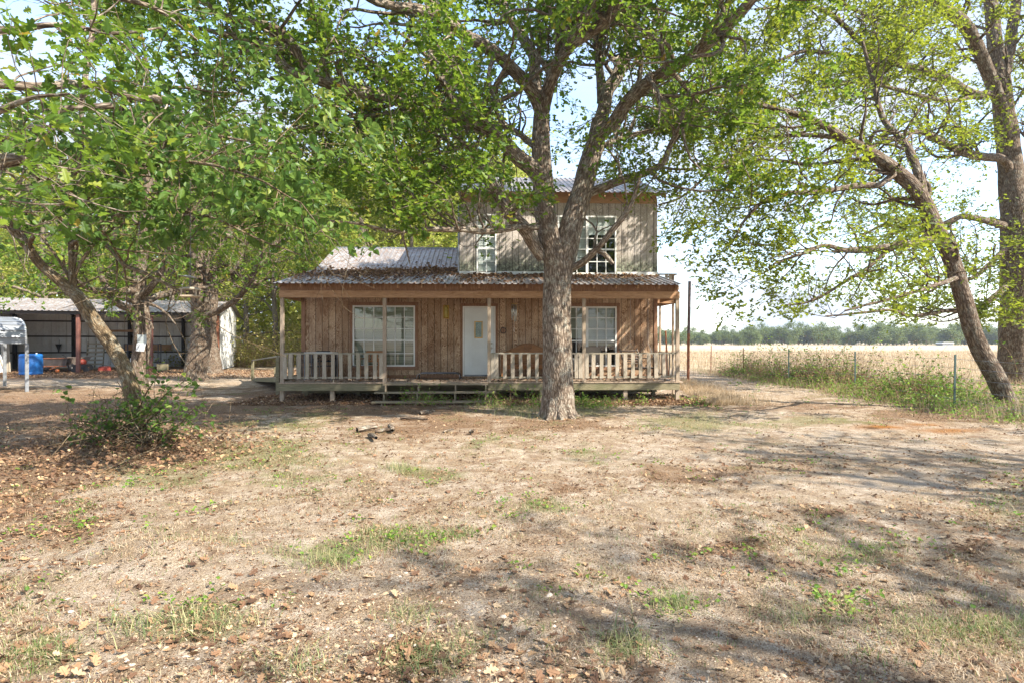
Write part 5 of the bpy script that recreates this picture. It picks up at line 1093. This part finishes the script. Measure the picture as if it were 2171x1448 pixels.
tree3 = std_tree(82, (X, Y), 14, .46, 12, 5, .30, 'oak_tree', 'stout rough barked oak with a flared foot behind the hanging bird feeder', M['oak_leaf'], lean=(.3, 0), keep=lambda p: kp(p) & (p[:, 2] > 3.4),
  extra=([(436,672,D3-.2,14),(470,655,D3-.6,13),(505,632,D3-1,12),(528,600,D3-1.4,11),(545,560,D3-1.8,9),(580,520,D3-2.2,7),(650,500,D3-2.5,5),(710,488,D3-2.8,3)], [(432,670,D3-.2,10),(440,620,D3-.3,9),(442,560,D3-.4,8),(460,500,D3-.6,6)], [(425,610,D3,13),(450,585,D3-.4,11),(480,560,D3-.8,8)]))
X, Y = G(452, 793)
tree4 = std_tree(83, (X, Y), 14, .42, 10, 5, .32, 'oak_tree', 'smaller brown based oak just behind the stout one at the shed corner', M['yellow_leaf'], lean=(-.4, 0), keep=lambda p: kp(p) & (p[:, 2] > 3.2))

# ---- woodland behind: four kinds, copied
WG = 'woodland trees behind the shed and house'; WL = 'yellow green woodland tree in the wood behind the shed and the house'
protos = []
for i, (H, r, n, sp, z0, lean) in enumerate(((14, .20, 12, 4.2, .25, (.6, 0)), (16, .26, 13, 5, .3, (-.5, .3)), (12, .15, 11, 3.4, .2, (.3, 0)), (15, .22, 12, 4.6, .35, (-.9, 0)))):
    protos.append(std_tree(90+i, (0, 0), H, r, n, sp, z0, 'woodland_tree', WL, M['wood_leaf'], (2.1, 2.5), 26, .22, RHOM, group=WG, bark='far_bark', l1=(1.2, 3), l2=(.6, 1.6)))
rs = random.Random(5); spots = [(-17.6, 43), (-14.2, 41), (-12.6, 44.5), (-10.6, 42), (-9.6, 46), (-7.6, 43), (-5.6, 41), (-3.2, 43), (-15.6, 47), (-1, 46), (-20.5, 45), (-24, 43), (-28, 42), (-33, 41), (-37, 38), (-41, 35), (-30, 47), (-22.5, 50), (-17, 52), (-12, 51), (-7, 50), (-26, 52), (-35, 47), (-3, 52), (-42, 44), (-9, 33.5), (-6.2, 35), (-44, 30), (-2.2, 36), (-8.5, 38.5), (-38, 54), (-30, 58), (-20, 58), (-12, 59), (-5, 59)]
for i, (x, y) in enumerate(spots):
    x += rs.uniform(-.5, .5); y += rs.uniform(-.6, .6); s_ = rs.uniform(.85, 1.15)
    if i < 4: o = protos[i]; o.location = (x, y, 0); o.rotation_euler.z = rs.uniform(0, 6.28)
    else: o = copy_tree(protos[i % 4], (x, y, 0), rs.uniform(0, 6.28), s_)
ORD = 'first second third fourth fifth sixth seventh eighth ninth tenth eleventh twelfth thirteenth fourteenth fifteenth sixteenth seventeenth eighteenth nineteenth twentieth'.split()
pass
wt = [o for o in C.objects if o.name.startswith('woodland_tree')]; fr_ = sorted([o for o in wt if o.location.y < 46.5 and o.location.x > -30], key=lambda o: o.location.x/o.location.y)
for k, o in enumerate(fr_): o['label'] = ORD[k]+' tree from the left in the front row of the wood behind shed and house'
for o in wt:
    if o not in fr_: o['label'] = 'yellow green tree in the crowded back rows of the wood behind the shed'
# unseen trees added round the camera: they shade the yard and show in the panes
SG = 'unseen oaks added round the camera'
sparse = std_tree(98, (0, 0), 11.5, .22, 11, 5, .4, 'unseen_oak', 'unseen thinly leaved oak added beside the camera to dapple the foreground', M['oak_leaf'], (1.2, 1.8), 20, .15, RHOM, group='unseen thin oaks added beside the camera')
side = std_tree(97, (0, 0), 12.5, .3, 13, 5.2, .3, 'unseen_oak', 'unseen oak added out of frame for shade and window reflections', M['oak_leaf'], (1.3, 1.7), 20, .24, RHOM, group=SG)
sparse.location = (10.2, -2.2, 0); copy_tree(sparse, (15.5, 2.8, 0), 2.0, 1.0); copy_tree(sparse, (5.2, -4.5, 0), 4.0, .95); copy_tree(sparse, (12.2, 2.4, 0), 5.2, .9)
for i, (x, y, s_) in enumerate(((8, -14, 1.0), (3.5, -11, 1.1), (-5, -8, 1.0), (-13, -3, 1.1), (12, -12, 1.2), (-2, -19, 1.3), (-12, -17, 1.2), (21, -8, 1.2), (24, 8, 1.1), (7, -20, 1.2))):
    if i == 0: side.location = (x, y, 0)
    else: copy_tree(side, (x, y, 0), i*1.7, s_)
# ---- far treeline across the field
FG = 'far trees across the field'; far = []
for i, (w_, h_) in enumerate(((5.5, 8.5), (7, 9.5), (4.5, 10))):
    rng = np.random.default_rng(200+i); n = 5200; c = rng.normal(size=(16, 3))*np.array([w_*.38, w_*.38, h_*.16])+np.array([0, 0, h_*.62]); ci = rng.integers(0, 16, n); pos = c[ci]+rng.normal(size=(n, 3))*np.array([1.0, 1.0, .8]); pos[:, 2] = np.maximum(pos[:, 2], 1.0)
    FLb = ('dark green rounded tree in the far treeline across the field', 'broad olive green tree in the far treeline across the field', 'tall narrow bluish green tree in the far treeline across the field')[i]
    e = empty('distant_tree', (0, 0, 0), 0, FLb, 'tree', 'far treeline '+('rounded', 'broad', 'narrow')[i]+' trees'); mb = MB(); mb.tube([(0, 0, -.3), (.1, 0, h_*.3), (0, .1, h_*.75)], [.3, .24, .08], 7)
    for q in c[:7]: mb.tube([(0, 0, h_*.3), tuple(q*np.array([.5, .5, .8])), tuple(q)], [.14, .1, .04], 5)
    mb.build('trunk', M['far_bark'], e); leaves('crown', pos, .62, RHOM, M['far_leaf'], e); far.append(e)
k = 0
for i in range(96):
    px = 1380+i*10.5+rs.uniform(-5, 5); D_ = rs.uniform(255, 300)+(30 if i % 2 else 0); x = (px-CXP)/F*D_; s_ = rs.uniform(.6, 1.12)*(1.0 if i > 14 else .8)
    if i < 3: o = far[i]; o.location = (x, D_, -.5); o.scale = (s_,)*3
    else: o = copy_tree(far[(i*7+i//5) % 3], (x, D_, -.5), rs.uniform(0, 6), s_)
# a low pale shed roof far out in the field
X = (2003-CXP)/F*240; t = empty('distant_barn', (X, 240, 0), .1, 'tiny pale roofed farm shed far across the field', 'barn')
MB().box(-2.3, 2.3, -1.5, 1.5, 0, .9).build('wall', M['galv'], t); MB().prism([(-2.6, .92), (2.6, .92), (2.3, 1.35), (-2.3, 1.35)], -1.8, 1.8).build('roof', M['white'], t)
# deep background of the wood: foliage that cannot be counted
rng = np.random.default_rng(77); n = 130000
px_ = rng.uniform(-85, 2, n); py_ = rng.uniform(62, 80, n); pz_ = 22*rng.random(n)**1.1; kk = fbm(px_*.35, pz_*.35+py_*.1, 3, 3) > .34; pos = np.stack([px_, py_, pz_], 1)[kk]
o = leaves('far_woods', pos, .75, RHOM, M['wood_leaf']); tag(o, 'dense green wood closing the view far behind the shed', 'woods', kind='stuff')
# ------------------------------------------------------------ notice on the trunk and the bird feeder
X, Y = G(293, 822)
t = empty('tree_notice', P3(301, 728, Y-.36), -.1, 'pale card notice pinned to the trunk between the shed posts', 'notice'); hh = 34*Y/F/2; ww = 20*Y/F/2
MB().box(-ww, ww, -.006, .0, .0, hh, j=.004).build('upper_card', plain('grey green card', (.42, .47, .48), .4, 0, .15, 5), t)
V = []; 
mb = MB(); mb.add([(-ww*1.1, -.01, 0.0), (ww*.95, -.012, .0), (-ww*1.15, -.05, -hh*.95), (ww*.75, -.06, -hh)], [(0, 1, 3, 2)]); o = mb.build('lower_card', M['paper'], t); o.modifiers.new('s', 'SOLIDIFY').thickness = .006
MB().tube([(0, -.02, hh*.9), (0, .02, hh*.9)], .012, 8).build('nail', M['black'], t)
DF = 7.2; p = P3(404, 631, DF); t = empty('bird_feeder', p, .25, 'weathered wooden bird feeder under a tilted grey disc, hanging in front of the stout oak', 'bird feeder'); s_ = DF/F
MB().box(-17*s_, 17*s_, -.09, .09, 0, 4*s_, j=.002).build('tray', M['post'], t, .003)
for sx in (-1, 1):
    for sy in (-1, 1): MB().box(sx*14*s_-.008, sx*14*s_+.008, sy*.07-.008, sy*.07+.008, 4*s_, 15*s_).build('post', M['post'], t)
MB().lathe([(.022, 0), (.022, 12*s_)], (0, 0, 4*s_), 10).build('seed_tube', M['dark_wood'], t)
MB().lathe([(.115, 0), (.118, .012), (.08, .03), (.01, .042)], (0, 0, 15*s_), 26).build('roof', M['rail'], t)
zz = 22*s_
MB().tube([(0, 0, zz), (0, 0, zz+1.3)], .003, 4).build('cord', M['black'], t)
o = MB().lathe([(.10, 0), (.105, .004), (.05, .016), (.008, .024)], (0, 0, 0), 26).build('squirrel_guard', M['galv'], t); o.location = (-.02, 0, 42*s_); o.rotation_euler = (0, R(8), 0)

# ------------------------------------------------------------ scattered ground cover
rng = np.random.default_rng(301)
def sample_ground(n, px=(-60, 2240), py=(790, 1500)):
    a = rng.uniform(*px, n); b = rng.uniform(*py, n); D = CAMZ*F/(b-HZ); return (a-CXP)/F*D, D
def not_house(x, y): return ~((x > -6.5) & (x < 4.9) & (y > 16.3))
# fallen leaves: density follows the litter map
x, y = sample_ground(150000); g, li, fd, ru, sd = covers(x, y); k = (rng.random(len(x)) < .07+.93*li**1.6) & (fd < .3) & (rng.random(len(x)) < .62*np.clip((np.hypot(x, y)-1.5)/7, .16, 1)) & not_house(x, y); x, y = x[k], y[k]
dd = np.hypot(x, y); sz = np.clip(rng.gamma(5, .0075, len(x)), .015, .065)*np.clip(1.15-.02*dd, .6, 1.1)
M['dead_leaf'] = leaf_mat('dead leaves', [(0, (.07, .038, .024)), (.35, (.15, .082, .048)), (.7, (.26, .15, .085)), (.92, (.40, .26, .145)), (1, (.52, .40, .26))], .15, (.5, .3, .12), .7)
OAKC = (OAK[0]*np.array([1.15, 1, 1])+np.array([0, 0, 0]), OAK[1]); cv = OAKC[0]; cv[:, 2] = .35*(cv[:, 1]-.5)**2+.5*np.abs(cv[:, 0])**1.5; OAKC = (cv, OAK[1])
near = dd < 8
o = leaves('leaf_litter', np.stack([x, y, ground_z(x, y)+.008], 1)[near], sz[near], OAKC, M['dead_leaf'], flat=.35, droop=0); tag(o, 'dry fallen oak leaves strewn over the near ground', 'fallen leaves', kind='stuff')
CUR = (np.array([(0, 0, 0), (.22, .30, .12), (.34, .74, .16), (0, 1, .1), (-.34, .74, .16), (-.22, .30, .12)]), [(0, 1, 2, 3), (0, 3, 4, 5)])
o = leaves('leaf_litter', np.stack([x, y, ground_z(x, y)+.01], 1)[~near], sz[~near]*1.15, CUR, M['dead_leaf'], flat=.45, droop=0); tag(o, 'brown leaf litter lying between the trees and the house', 'fallen leaves', kind='stuff')
x, y = sample_ground(170000, py=(815, 1500)); g, li, fd, ru, sd = covers(x, y); k = (rng.random(len(x)) < (.35+.65*li)*(1-.6*sd)*np.clip(fbm(x*1.3, y*1.3, 44, 4)*3.2-.95, .08, 1)) & (fd < .3) & not_house(x, y); x, y = x[k], y[k]; dd = np.hypot(x, y)
o = leaves('leaf_crumbs', np.stack([x, y, ground_z(x, y)+.004], 1), rng.uniform(.010, .026, len(x))*np.clip(dd/5, .8, 2.0), RHOM, M['dead_leaf'], flat=.6, droop=0); tag(o, 'crumbs of dry leaf and bark sprinkled over the soil', 'leaf crumbs', kind='stuff')
# thick litter under the deck edge, in front of the shed and round the mulberry foot
n = 26000; x = np.concatenate([rng.uniform(-7.5, 5.2, n), rng.uniform(-30, -9, n), rng.normal(-5.9, 1.2, n//9)]); y = np.concatenate([rng.uniform(15.4, 18.4, n), rng.uniform(27, 35, n), rng.normal(9.3, 1.0, n//9)])
o = leaves('leaf_litter', np.stack([x, y, ground_z(x, y)+rng.uniform(0, .04, len(x))], 1), .06, CUR, M['dead_leaf'], flat=.6, droop=0); tag(o, 'thick drift of brown leaves along the foot of the porch and shed', 'fallen leaves', kind='stuff')
# leaves on the roofs
n = 14000; u = rng.uniform(uE0+.1, uE1-.2, n); v = rng.uniform(-.3, 6.0, n)
w = np.where(u < uUL-.05, np.exp(-((v-2.2-.25*(u+4))/1.0)**2)*.85+.10*(v < 3.2), np.where(v < VW-.06, .12+.75*np.exp(-((v-1.55)/.45)**2), 0))*np.clip(1.35-fbm(u*1.5, v*1.5, 4, 3)*1.2+.1, 0, 1)*np.where(u > 2.6, .45, 1)*np.where(u < -5, .5, 1)
k = rng.random(n) < w; u, v = u[k], v[k]; u = np.concatenate([u]*3)+rng.normal(size=3*len(u))*.03; v = np.concatenate([v]*3)+rng.normal(size=len(u))*.03; k = ~((u > uUL-.06) & (v > VW-.07)) & (v > -.34); u, v = u[k], v[k]
z = np.array([roofz(q) for q in v])+.025+rng.uniform(0, .02, len(v)); o = leaves('roof_litter', np.stack([u*HC-v*HS, HY+u*HS+v*HC, z], 1), .10, CUR, M['dead_leaf'], flat=.5, droop=0); tag(o, 'drift of brown dead leaves lying on the corrugated porch roof', 'fallen leaves', kind='stuff')
u = rng.uniform(uP0, uP1, 900); v = rng.uniform(.05, 1.7, 900); o = leaves('deck_litter', np.stack([u*HC-v*HS, HY+u*HS+v*HC, DZ+.012+0*u], 1), .07, CUR, M['dead_leaf'], flat=.3, droop=0); tag(o, 'scattered dead leaves on the porch boards', 'fallen leaves', kind='stuff')

def blades(name, c, h, m, spread=.05, lean=.5, w=.004, curl=.5, seg=2):
    n = len(c); an = rng.uniform(0, 6.283, n); d = np.stack([np.cos(an), np.sin(an), np.zeros(n)], 1); sd_ = np.stack([-np.sin(an), np.cos(an), np.zeros(n)], 1)
    h = h*rng.uniform(.5, 1.2, n); le = np.abs(rng.normal(size=n))*lean*h; w = w*rng.uniform(.7, 1.3, n) if np.isscalar(w) else w; V = []
    for k, f in enumerate((0, .55, 1)):
        ce = c+d*(le*f**(1+curl))[:, None]+np.array([0, 0, 1.])*(h*(f-.22*f*f*(le/np.maximum(h, 1e-3))))[:, None]; ww = (w*(1, .8, .12)[k])[:, None]; V += [ce-sd_*ww, ce+sd_*ww]
    V = np.stack(V, 1); b = np.arange(n)[:, None]*6; q = np.stack([b+np.array([0, 1, 3, 2]), b+np.array([2, 3, 5, 4])], 1).reshape(-1, 4)
    return link(name, np_mesh(name, V.reshape(-1, 3), q, np.full(len(q), 4)), m)
M['grass'] = leaf_mat('green grass', [(0, (.06, .11, .03)), (.5, (.12, .19, .055)), (.85, (.22, .28, .10)), (1, (.42, .38, .18))], .35, (.35, .45, .12))
M['grass_pale'] = leaf_mat('mixed grass', [(0, (.10, .15, .06)), (.4, (.19, .25, .10)), (.65, (.33, .34, .16)), (1, (.55, .46, .27))], .35, (.4, .45, .16))
M['dry_grass'] = leaf_mat('dry grass', [(0, (.24, .155, .09)), (.5, (.45, .345, .235)), (1, (.62, .52, .39))], .3, (.6, .48, .26), .8)
def tufts(n_t, per, sp, px=(-60, 2240), py=(800, 1480), fn=None, patch=False):
    x, y = sample_ground(n_t, px, py); g, li, fd, ru, sd = covers(x, y); p_ = fn(g, li, fd, sd); p_ = p_*(np.clip(fbm(x*1.1+3, y*1.1, 71, 4)*5-2.1, .04, 1.6) if patch else 1); k = (rng.random(n_t) < p_) & not_house(x, y); x, y = x[k], y[k]
    c = rng.poisson(per, len(x)); i = np.repeat(np.arange(len(x)), c); X_ = x[i]+rng.normal(size=len(i))*sp; Y_ = y[i]+rng.normal(size=len(i))*sp; return np.stack([X_, Y_, ground_z(X_, Y_)-.005], 1)
c = tufts(30000, 8, .06, fn=lambda g, li, fd, sd: (g**1.5*.9+.03)*(fd < .3), patch=True); o = blades('grass', c, .045, M['grass'], lean=.9, w=.0022); tag(o, 'sparse green grass growing in patches over the sandy yard', 'grass', kind='stuff')
c = tufts(80000, 6, .05, fn=lambda g, li, fd, sd: (.16+.45*g)*(1-.85*sd)*(fd < .3), patch=True); o = blades('dry_grass', c, .035, M['dry_grass'], lean=1.4, w=.0022); tag(o, 'short dead straw coloured grass over the yard', 'grass', kind='stuff')
# named clumps of longer grass
cl = [(700,1195,42,11,240,.14),(840,1150,50,12,160,.11),(760,1165,40,9,70,.10),(600,1180,30,8,90,.10),(430,1330,60,16,230,.13),(270,1340,30,10,90,.12),(90,1400,50,14,80,.10),(1430,1270,26,8,200,.11),(1330,1365,30,12,160,.12),(890,1400,60,14,220,.09),(870,1315,30,8,150,.10),
 (845,995,16,5,120,.15),(1700,1165,60,12,240,.07),(1140,1255,30,8,60,.06),(1840,1160,50,10,180,.08),(1700,1290,50,14,180,.09),(1960,1330,70,18,220,.10),(2110,1060,30,12,140,.12),(2150,1340,30,20,140,.10),(1520,905,60,8,260,.10),(1470,880,50,6,180,.10),(1090,870,50,9,230,.26),(1130,880,30,8,120,.24),(1040,868,40,6,110,.2),(1240,862,44,8,150,.26),(1290,850,40,6,100,.22),(1020,860,24,4,80,.3),(870,850,12,4,60,.2),(1360,845,40,5,200,.22),(480,1150,30,8,90,.08),(1000,1360,40,10,100,.08),(620,1420,60,14,140,.1)]
P_ = []; H_l = []
for a, b, rx, ry, n_, h_ in cl:
    px_ = a+rng.normal(size=n_)*rx*.95; py_ = np.maximum(b+rng.normal(size=n_)*ry*1.0, 835); D_ = CAMZ*F/(py_-HZ); P_.append(np.stack([(px_-CXP)/F*D_, D_, ground_z((px_-CXP)/F*D_, D_)-.01], 1)); H_l.append(np.full(n_, h_))
P_ = np.vstack(P_); H_l = np.concatenate(H_l); kq = rng.random(len(P_)) < np.where(P_[:, 1] < 7, .55, 1); P_, H_l = P_[kq], H_l[kq]; rep = 2; P_ = np.repeat(P_, rep, 0)+rng.normal(size=(len(P_)*rep, 3))*np.array([.05, .05, 0]); H_l = np.repeat(H_l, rep)
o = blades('grass', P_, H_l*.85, M['grass_pale'], lean=1.3, w=.0022, curl=.8); tag(o, 'longer green grass clumps in the foreground and round the oak foot', 'grass', kind='stuff')
# small broad leaved weeds
x, y = sample_ground(5200, py=(830, 1300)); g, li, fd, ru, sd = covers(x, y); k = (rng.random(len(x)) < g*.5) & (fd < .3) & not_house(x, y); x, y = x[k], y[k]
i = np.repeat(np.arange(len(x)), 7); X_ = x[i]+rng.normal(size=len(i))*.05; Y_ = y[i]+rng.normal(size=len(i))*.05; o = leaves('small_weeds', np.stack([X_, Y_, ground_z(X_, Y_)+rng.uniform(.01, .05, len(i))], 1), .032, OVATE, M['weed_leaf'], flat=.6, droop=0); tag(o, 'small bright green weeds creeping over the yard', 'weeds', kind='stuff')
# pebbles in the very near ground
n = 5200; a = rng.uniform(0, 2171, n); b = rng.uniform(1180, 1470, n); D_ = CAMZ*F/(b-HZ); x = (a-CXP)/F*D_; k = rng.random(n) < np.exp(-((a-750)/520)**2)*np.clip((b-1180)/120, 0, 1)+.1; x, D_ = x[k], D_[k]; n = len(x)
ic = np.array([(1, 0, 0), (.5, .8, 0), (-.5, .85, 0), (-1, 0, 0), (-.55, -.8, 0), (.5, -.85, 0), (.45, .1, .55), (-.3, .35, .6), (-.2, -.4, .5)])
fc = [(0, 1, 6), (1, 2, 7), (1, 7, 6), (2, 3, 7), (3, 4, 8), (3, 8, 7), (4, 5, 8), (5, 0, 6), (5, 6, 8), (6, 7, 8)]
sz = rng.gamma(3, .0022, n)+.002; V = ic[None]*(1+rng.normal(size=(n, 9, 3))*.12)*sz[:, None, None]*np.stack([rng.uniform(.7, 1.3, n), rng.uniform(.7, 1.3, n), rng.uniform(.5, .9, n)], 1)[:, None]; an = rng.uniform(0, 6.28, n)[:, None]
V = np.stack([V[..., 0]*np.cos(an)-V[..., 1]*np.sin(an), V[..., 0]*np.sin(an)+V[..., 1]*np.cos(an), V[..., 2]], -1)+np.stack([x, D_, ground_z(x, D_)+.001], 1)[:, None]
lp = (np.arange(n)[:, None]*9+np.array(fc).ravel()[None]).ravel(); m_, t_, p_, o_ = mat('pebbles'); t_.links.new(ramp(t_, rand_island(t_), [(0, (.24, .17, .12)), (.4, (.36, .27, .19)), (.7, (.42, .31, .19)), (1, (.46, .40, .34))]).outputs[0], p_.inputs['Base Color']); p_.inputs['Roughness'].default_value = .8
o = link('gravel', np_mesh('gravel', V.reshape(-1, 3), lp, np.full(n*10, 3), True), m_); tag(o, 'small tan pebbles in the near foreground', 'gravel', kind='stuff')
# fallen sticks
def stick(px, py, px2, py2, r, label, m='bark', h=.02, bend=.04):
    a_ = Vector((*G(px, py), 0)); b_ = Vector((*G(px2, py2), 0)); a_.z = float(ground_z(a_.x, a_.y))+r; b_.z = float(ground_z(b_.x, b_.y))+r+h; T = Tree(int(px)); c_ = a_.lerp(b_, .5)+Vector((0, bend, .01)); base = (c_.x, c_.y, 0)
    T.limb([(*a_, r*.9), (*a_.lerp(c_, .5), r), (*c_, r*.95), (*b_, r*.6)], 0, .04, 10, 0, .14, px=False)
    e = empty('fallen_branch', base, 0, label, 'stick', 'fallen sticks on the yard'); T.V = [v-np.array(base) for v in T.V]; T.trunk_mesh('wood', M[m], e)
    q = a_.lerp(b_, .6); MB().tube([(q.x-base[0], q.y, q.z) if 0 else (q.x-base[0], q.y-base[1], q.z), (q.x-base[0]+.07, q.y-base[1]+.02, q.z+.05)], [r*.35, r*.12], 5).build('side_twig', M[m], e)
stick(757, 916, 800, 912, .055, 'short lichen grey log lying left of the standing log piece'); stick(795, 917, 836, 916, .035, 'dark broken branch piece lying beside the short grey logs', 'bark_dark'); stick(826, 906, 833, 919, .05, 'stubby pale log pointing toward the camera'); stick(783, 928, 796, 937, .045, 'small pale log nearest the camera among the yard logs')
stick(850, 889, 908, 893, .03, 'long thin dark branch lying below the porch steps', 'bark_dark'); stick(890, 880, 922, 876, .045, 'mottled white log lying right of the thin dark branch'); stick(940, 915, 963, 912, .02, 'pale flat wood chip in the middle of the yard'); stick(996, 919, 1002, 920, .04, 'little grey wood stub near the middle of the yard')
stick(0, 1372, 75, 1350, .008, 'thin pale twig at the lower left corner', 'bark_young'); stick(205, 1005, 350, 958, .012, 'long thin grey twig lying in front of the leafy thicket', 'bark_young')
# dry twigs heaped at the foot of the leaning tree
rng = np.random.default_rng(9); T = Tree(400)
n = 80; S = np.stack([rng.normal(-6.0, .55, n), rng.normal(9.1, .35, n), rng.uniform(.05, .42, n)], 1); T.branch([(np.vstack([s_, s_+rng.normal(size=3)*.1]), np.array([.01, .01]), 12) for s_ in S], 1.0, (.3, 1.1), .8, 0, 6, .2, -.1, 1.2, 4, rmin=.003, rmax=.008)
V = np.vstack(T.V); V[:, 2] = np.maximum(V[:, 2], .03); q = np.vstack(T.Q); o = link('brush_pile', np_mesh('brush_pile', V, q, np.full(len(q), 4), True, {'bk': np.vstack(T.B)}), M['bark_young']); tag(o, 'tangle of dry twigs heaped round the foot of the leaning tree', 'twigs', kind='stuff')
# stump of bark at its foot
T = Tree(401); T.limb([(-5.75, 9.15, -.05, .17), (-5.72, 9.14, .12, .15), (-5.70, 9.12, .28, .12)], 0, .04, 18, .3, .15, px=False); e = empty('tree_stump', (-5.75, 9.15, 0), 0, 'low ragged stump in the thicket at the foot of the leaning tree', 'stump'); T.V = [v-np.array((-5.75, 9.15, 0)) for v in T.V]; T.trunk_mesh('wood', M['bark_dark'], e); MB().lathe([(.11, 0), (.10, .01)], (.05, -.03, .27), 14).build('cut_top', M['rail'], e)

# ------------------------------------------------------------ brush along the fence
rng = np.random.default_rng(55)
def brush(name, cx, label, n, hr, stem_m, leaf_m, per, lsz, width, y0, y1, tm=OVATE, wig=.25, lsp=.06, zc=1.0):
    y = y0+(y1-y0)*rng.random(n)**1.0; x = cx(y)+rng.normal(size=n)*width; k = fbm(x*.5, y*.45, 8, 3) > .36+.10*(n > 1000)*rng.random(n); x, y = x[k], y[k]; n = len(x); h = rng.uniform(*hr, n)*(.12+1.25*np.clip(fbm(x*.6+7, y*.55, 12, 3)*2-.45, 0, 1)); P = [np.stack([x, y, np.zeros(n)], 1)]; d = norm(rng.normal(size=(n, 3))*.3+np.array([0, 0, 1.]))
    for k in range(6): d = norm(d+rng.normal(size=(n, 3))*wig+np.array([0, 0, -.04*k*wig*3])); P.append(P[-1]+d*(h/6)[:, None])
    P = np.stack(P, 1); P[..., 2] = np.maximum(P[..., 2], 0); rr = np.linspace(.006, .002, 7)[None]*np.ones((n, 1)); V, q, bk = batch_tubes(P, rr, 3)
    o = link(name, np_mesh(name, V, q, np.full(len(q), 4), True, {'bk': bk}), stem_m); tag(o, label[0], 'brush', kind='stuff')
    if leaf_m is not None:
        T = Tree(1); pos, dr = T.leaf_points([(P[k], rr[k], 1) for k in range(n)], per, lsp, .2); kk = pos[:, 2] > .02; o = leaves(name+'_leaves', pos[kk], lsz, tm, leaf_m, dirs=dr[kk]); tag(o, label[1], 'brush', kind='stuff')
fx = lambda y: 11.85+.0*y+np.where(y > 26, -(y-26)*.14, 0)
M['dry_stem'] = plain('dry stems', (.30, .20, .12), .9, 0, .35, 8)
brush('dry_brush', fx, ('tangle of dry brown stems along the wire fence', 'withered brown leaves on the fence brush'), 3000, (.4, 1.9), M['dry_stem'], M['dead_leaf'], 3, .055, .5, 16.0, 30)
brush('green_brush', lambda y: fx(y)-.1, ('green weed stems along the wire fence', 'green leaves of the weeds along the wire fence'), 1200, (.3, 1.7), M['dry_stem'], M['weed_leaf'], 15, .07, .5, 15.5, 29, wig=.22)
brush('low_weeds', lambda y: fx(y)-.8, ('low weed stems at the foot of the fence', 'bright green low weeds at the foot of the fence'), 1700, (.1, .42), M['dry_stem'], M['weed_leaf'], 7, .05, .6, 10.0, 26, wig=.3)
brush('corner_weeds', lambda y: 12.3+0*y, ('weed stems round the feet of the right oaks', 'green weeds round the feet of the right oaks'), 900, (.1, .55), M['dry_stem'], M['weed_leaf'], 10, .06, 1.3, 12.5, 23)
# tall dry grass of the field
n = 90000; y = 9+ (95-9)*rng.random(n)**1.9; x = np.where(y < 33, 11.9, 4.5)+rng.random(n)*(y*1.05)-.3; k = (x > 11.7) | (y > 35); x, y = x[k], y[k]; sc_y = np.clip(y/25, 1, 3.2)
o = blades('field_grass', np.stack([x, y, np.zeros(len(x))], 1), np.clip(.32+.35*fbm(x*.3, y*.3, 6, 3), .2, .7), M['dry_grass'], lean=.55, w=.0045*sc_y); tag(o, 'tall pale dry grass of the open field', 'grass', kind='stuff')
n = 7000; y = 12+20*rng.random(n); x = fx(y)+rng.normal(size=n)*.9-.3; o = blades('fence_grass', np.stack([x, y, ground_z(x, y)], 1), .34, M['dry_grass'], lean=.6, w=.004); tag(o, 'straw coloured grass at the foot of the wire fence', 'grass', kind='stuff')
n = 9000; y = 15.4+10*rng.random(n)**1.3; x = 5.1+.12*(y-15)+np.abs(rng.normal(size=n))*.75; o = blades('corner_grass', np.stack([x, y, ground_z(x, y)], 1), .24, M['dry_grass'], lean=.7, w=.004); tag(o, 'dry grass beside the right corner of the porch', 'grass', kind='stuff')
# weeds by the oak foot and under the porch edge
brush('porch_weeds', lambda y: rng.choice([.55, 2.0, 2.1, 2.5, 3.6, 4.7, -.6, -2.2], len(y))+rng.normal(size=len(y))*.25, ('thin weed stems along the porch front', 'small green weeds sprouting along the porch front'), 300, (.3, .75), M['dry_stem'], M['weed_leaf'], 8, .055, .12, 14.6, 16.1)
# shrubby edge of the wood between shed and house
brush('wood_edge', lambda y: rng.uniform(-26, -3, len(y)), ('bare tan stems of the brush at the edge of the wood', 'pale yellow green leaves of the brush at the edge of the wood'), 5200, (1.0, 4.2), M['dry_stem'], M['brush_leaf'], 9, .16, .5, 38.5, 47, RHOM, .3, .16)

# ------------------------------------------------------------ the air over the field
hb = MB().box(-3200, 3200, -2700, 3200, -1.5, 30).build('haze', None); hb.data.materials.clear()
hm = bpy.data.materials.new('haze'); hm.use_nodes = True; t = hm.node_tree; t.nodes.clear(); o_ = t.nodes.new('ShaderNodeOutputMaterial'); pv = t.nodes.new('ShaderNodeVolumePrincipled')
pv.inputs['Color'].default_value = (.80, .88, 1, 1); pv.inputs['Density'].default_value = .00032; pv.inputs['Anisotropy'].default_value = .2; t.links.new(pv.outputs[0], o_.inputs['Volume']); hb.data.materials.append(hm); tag(hb, 'thin pale air softening the far treeline', 'haze', kind='stuff')
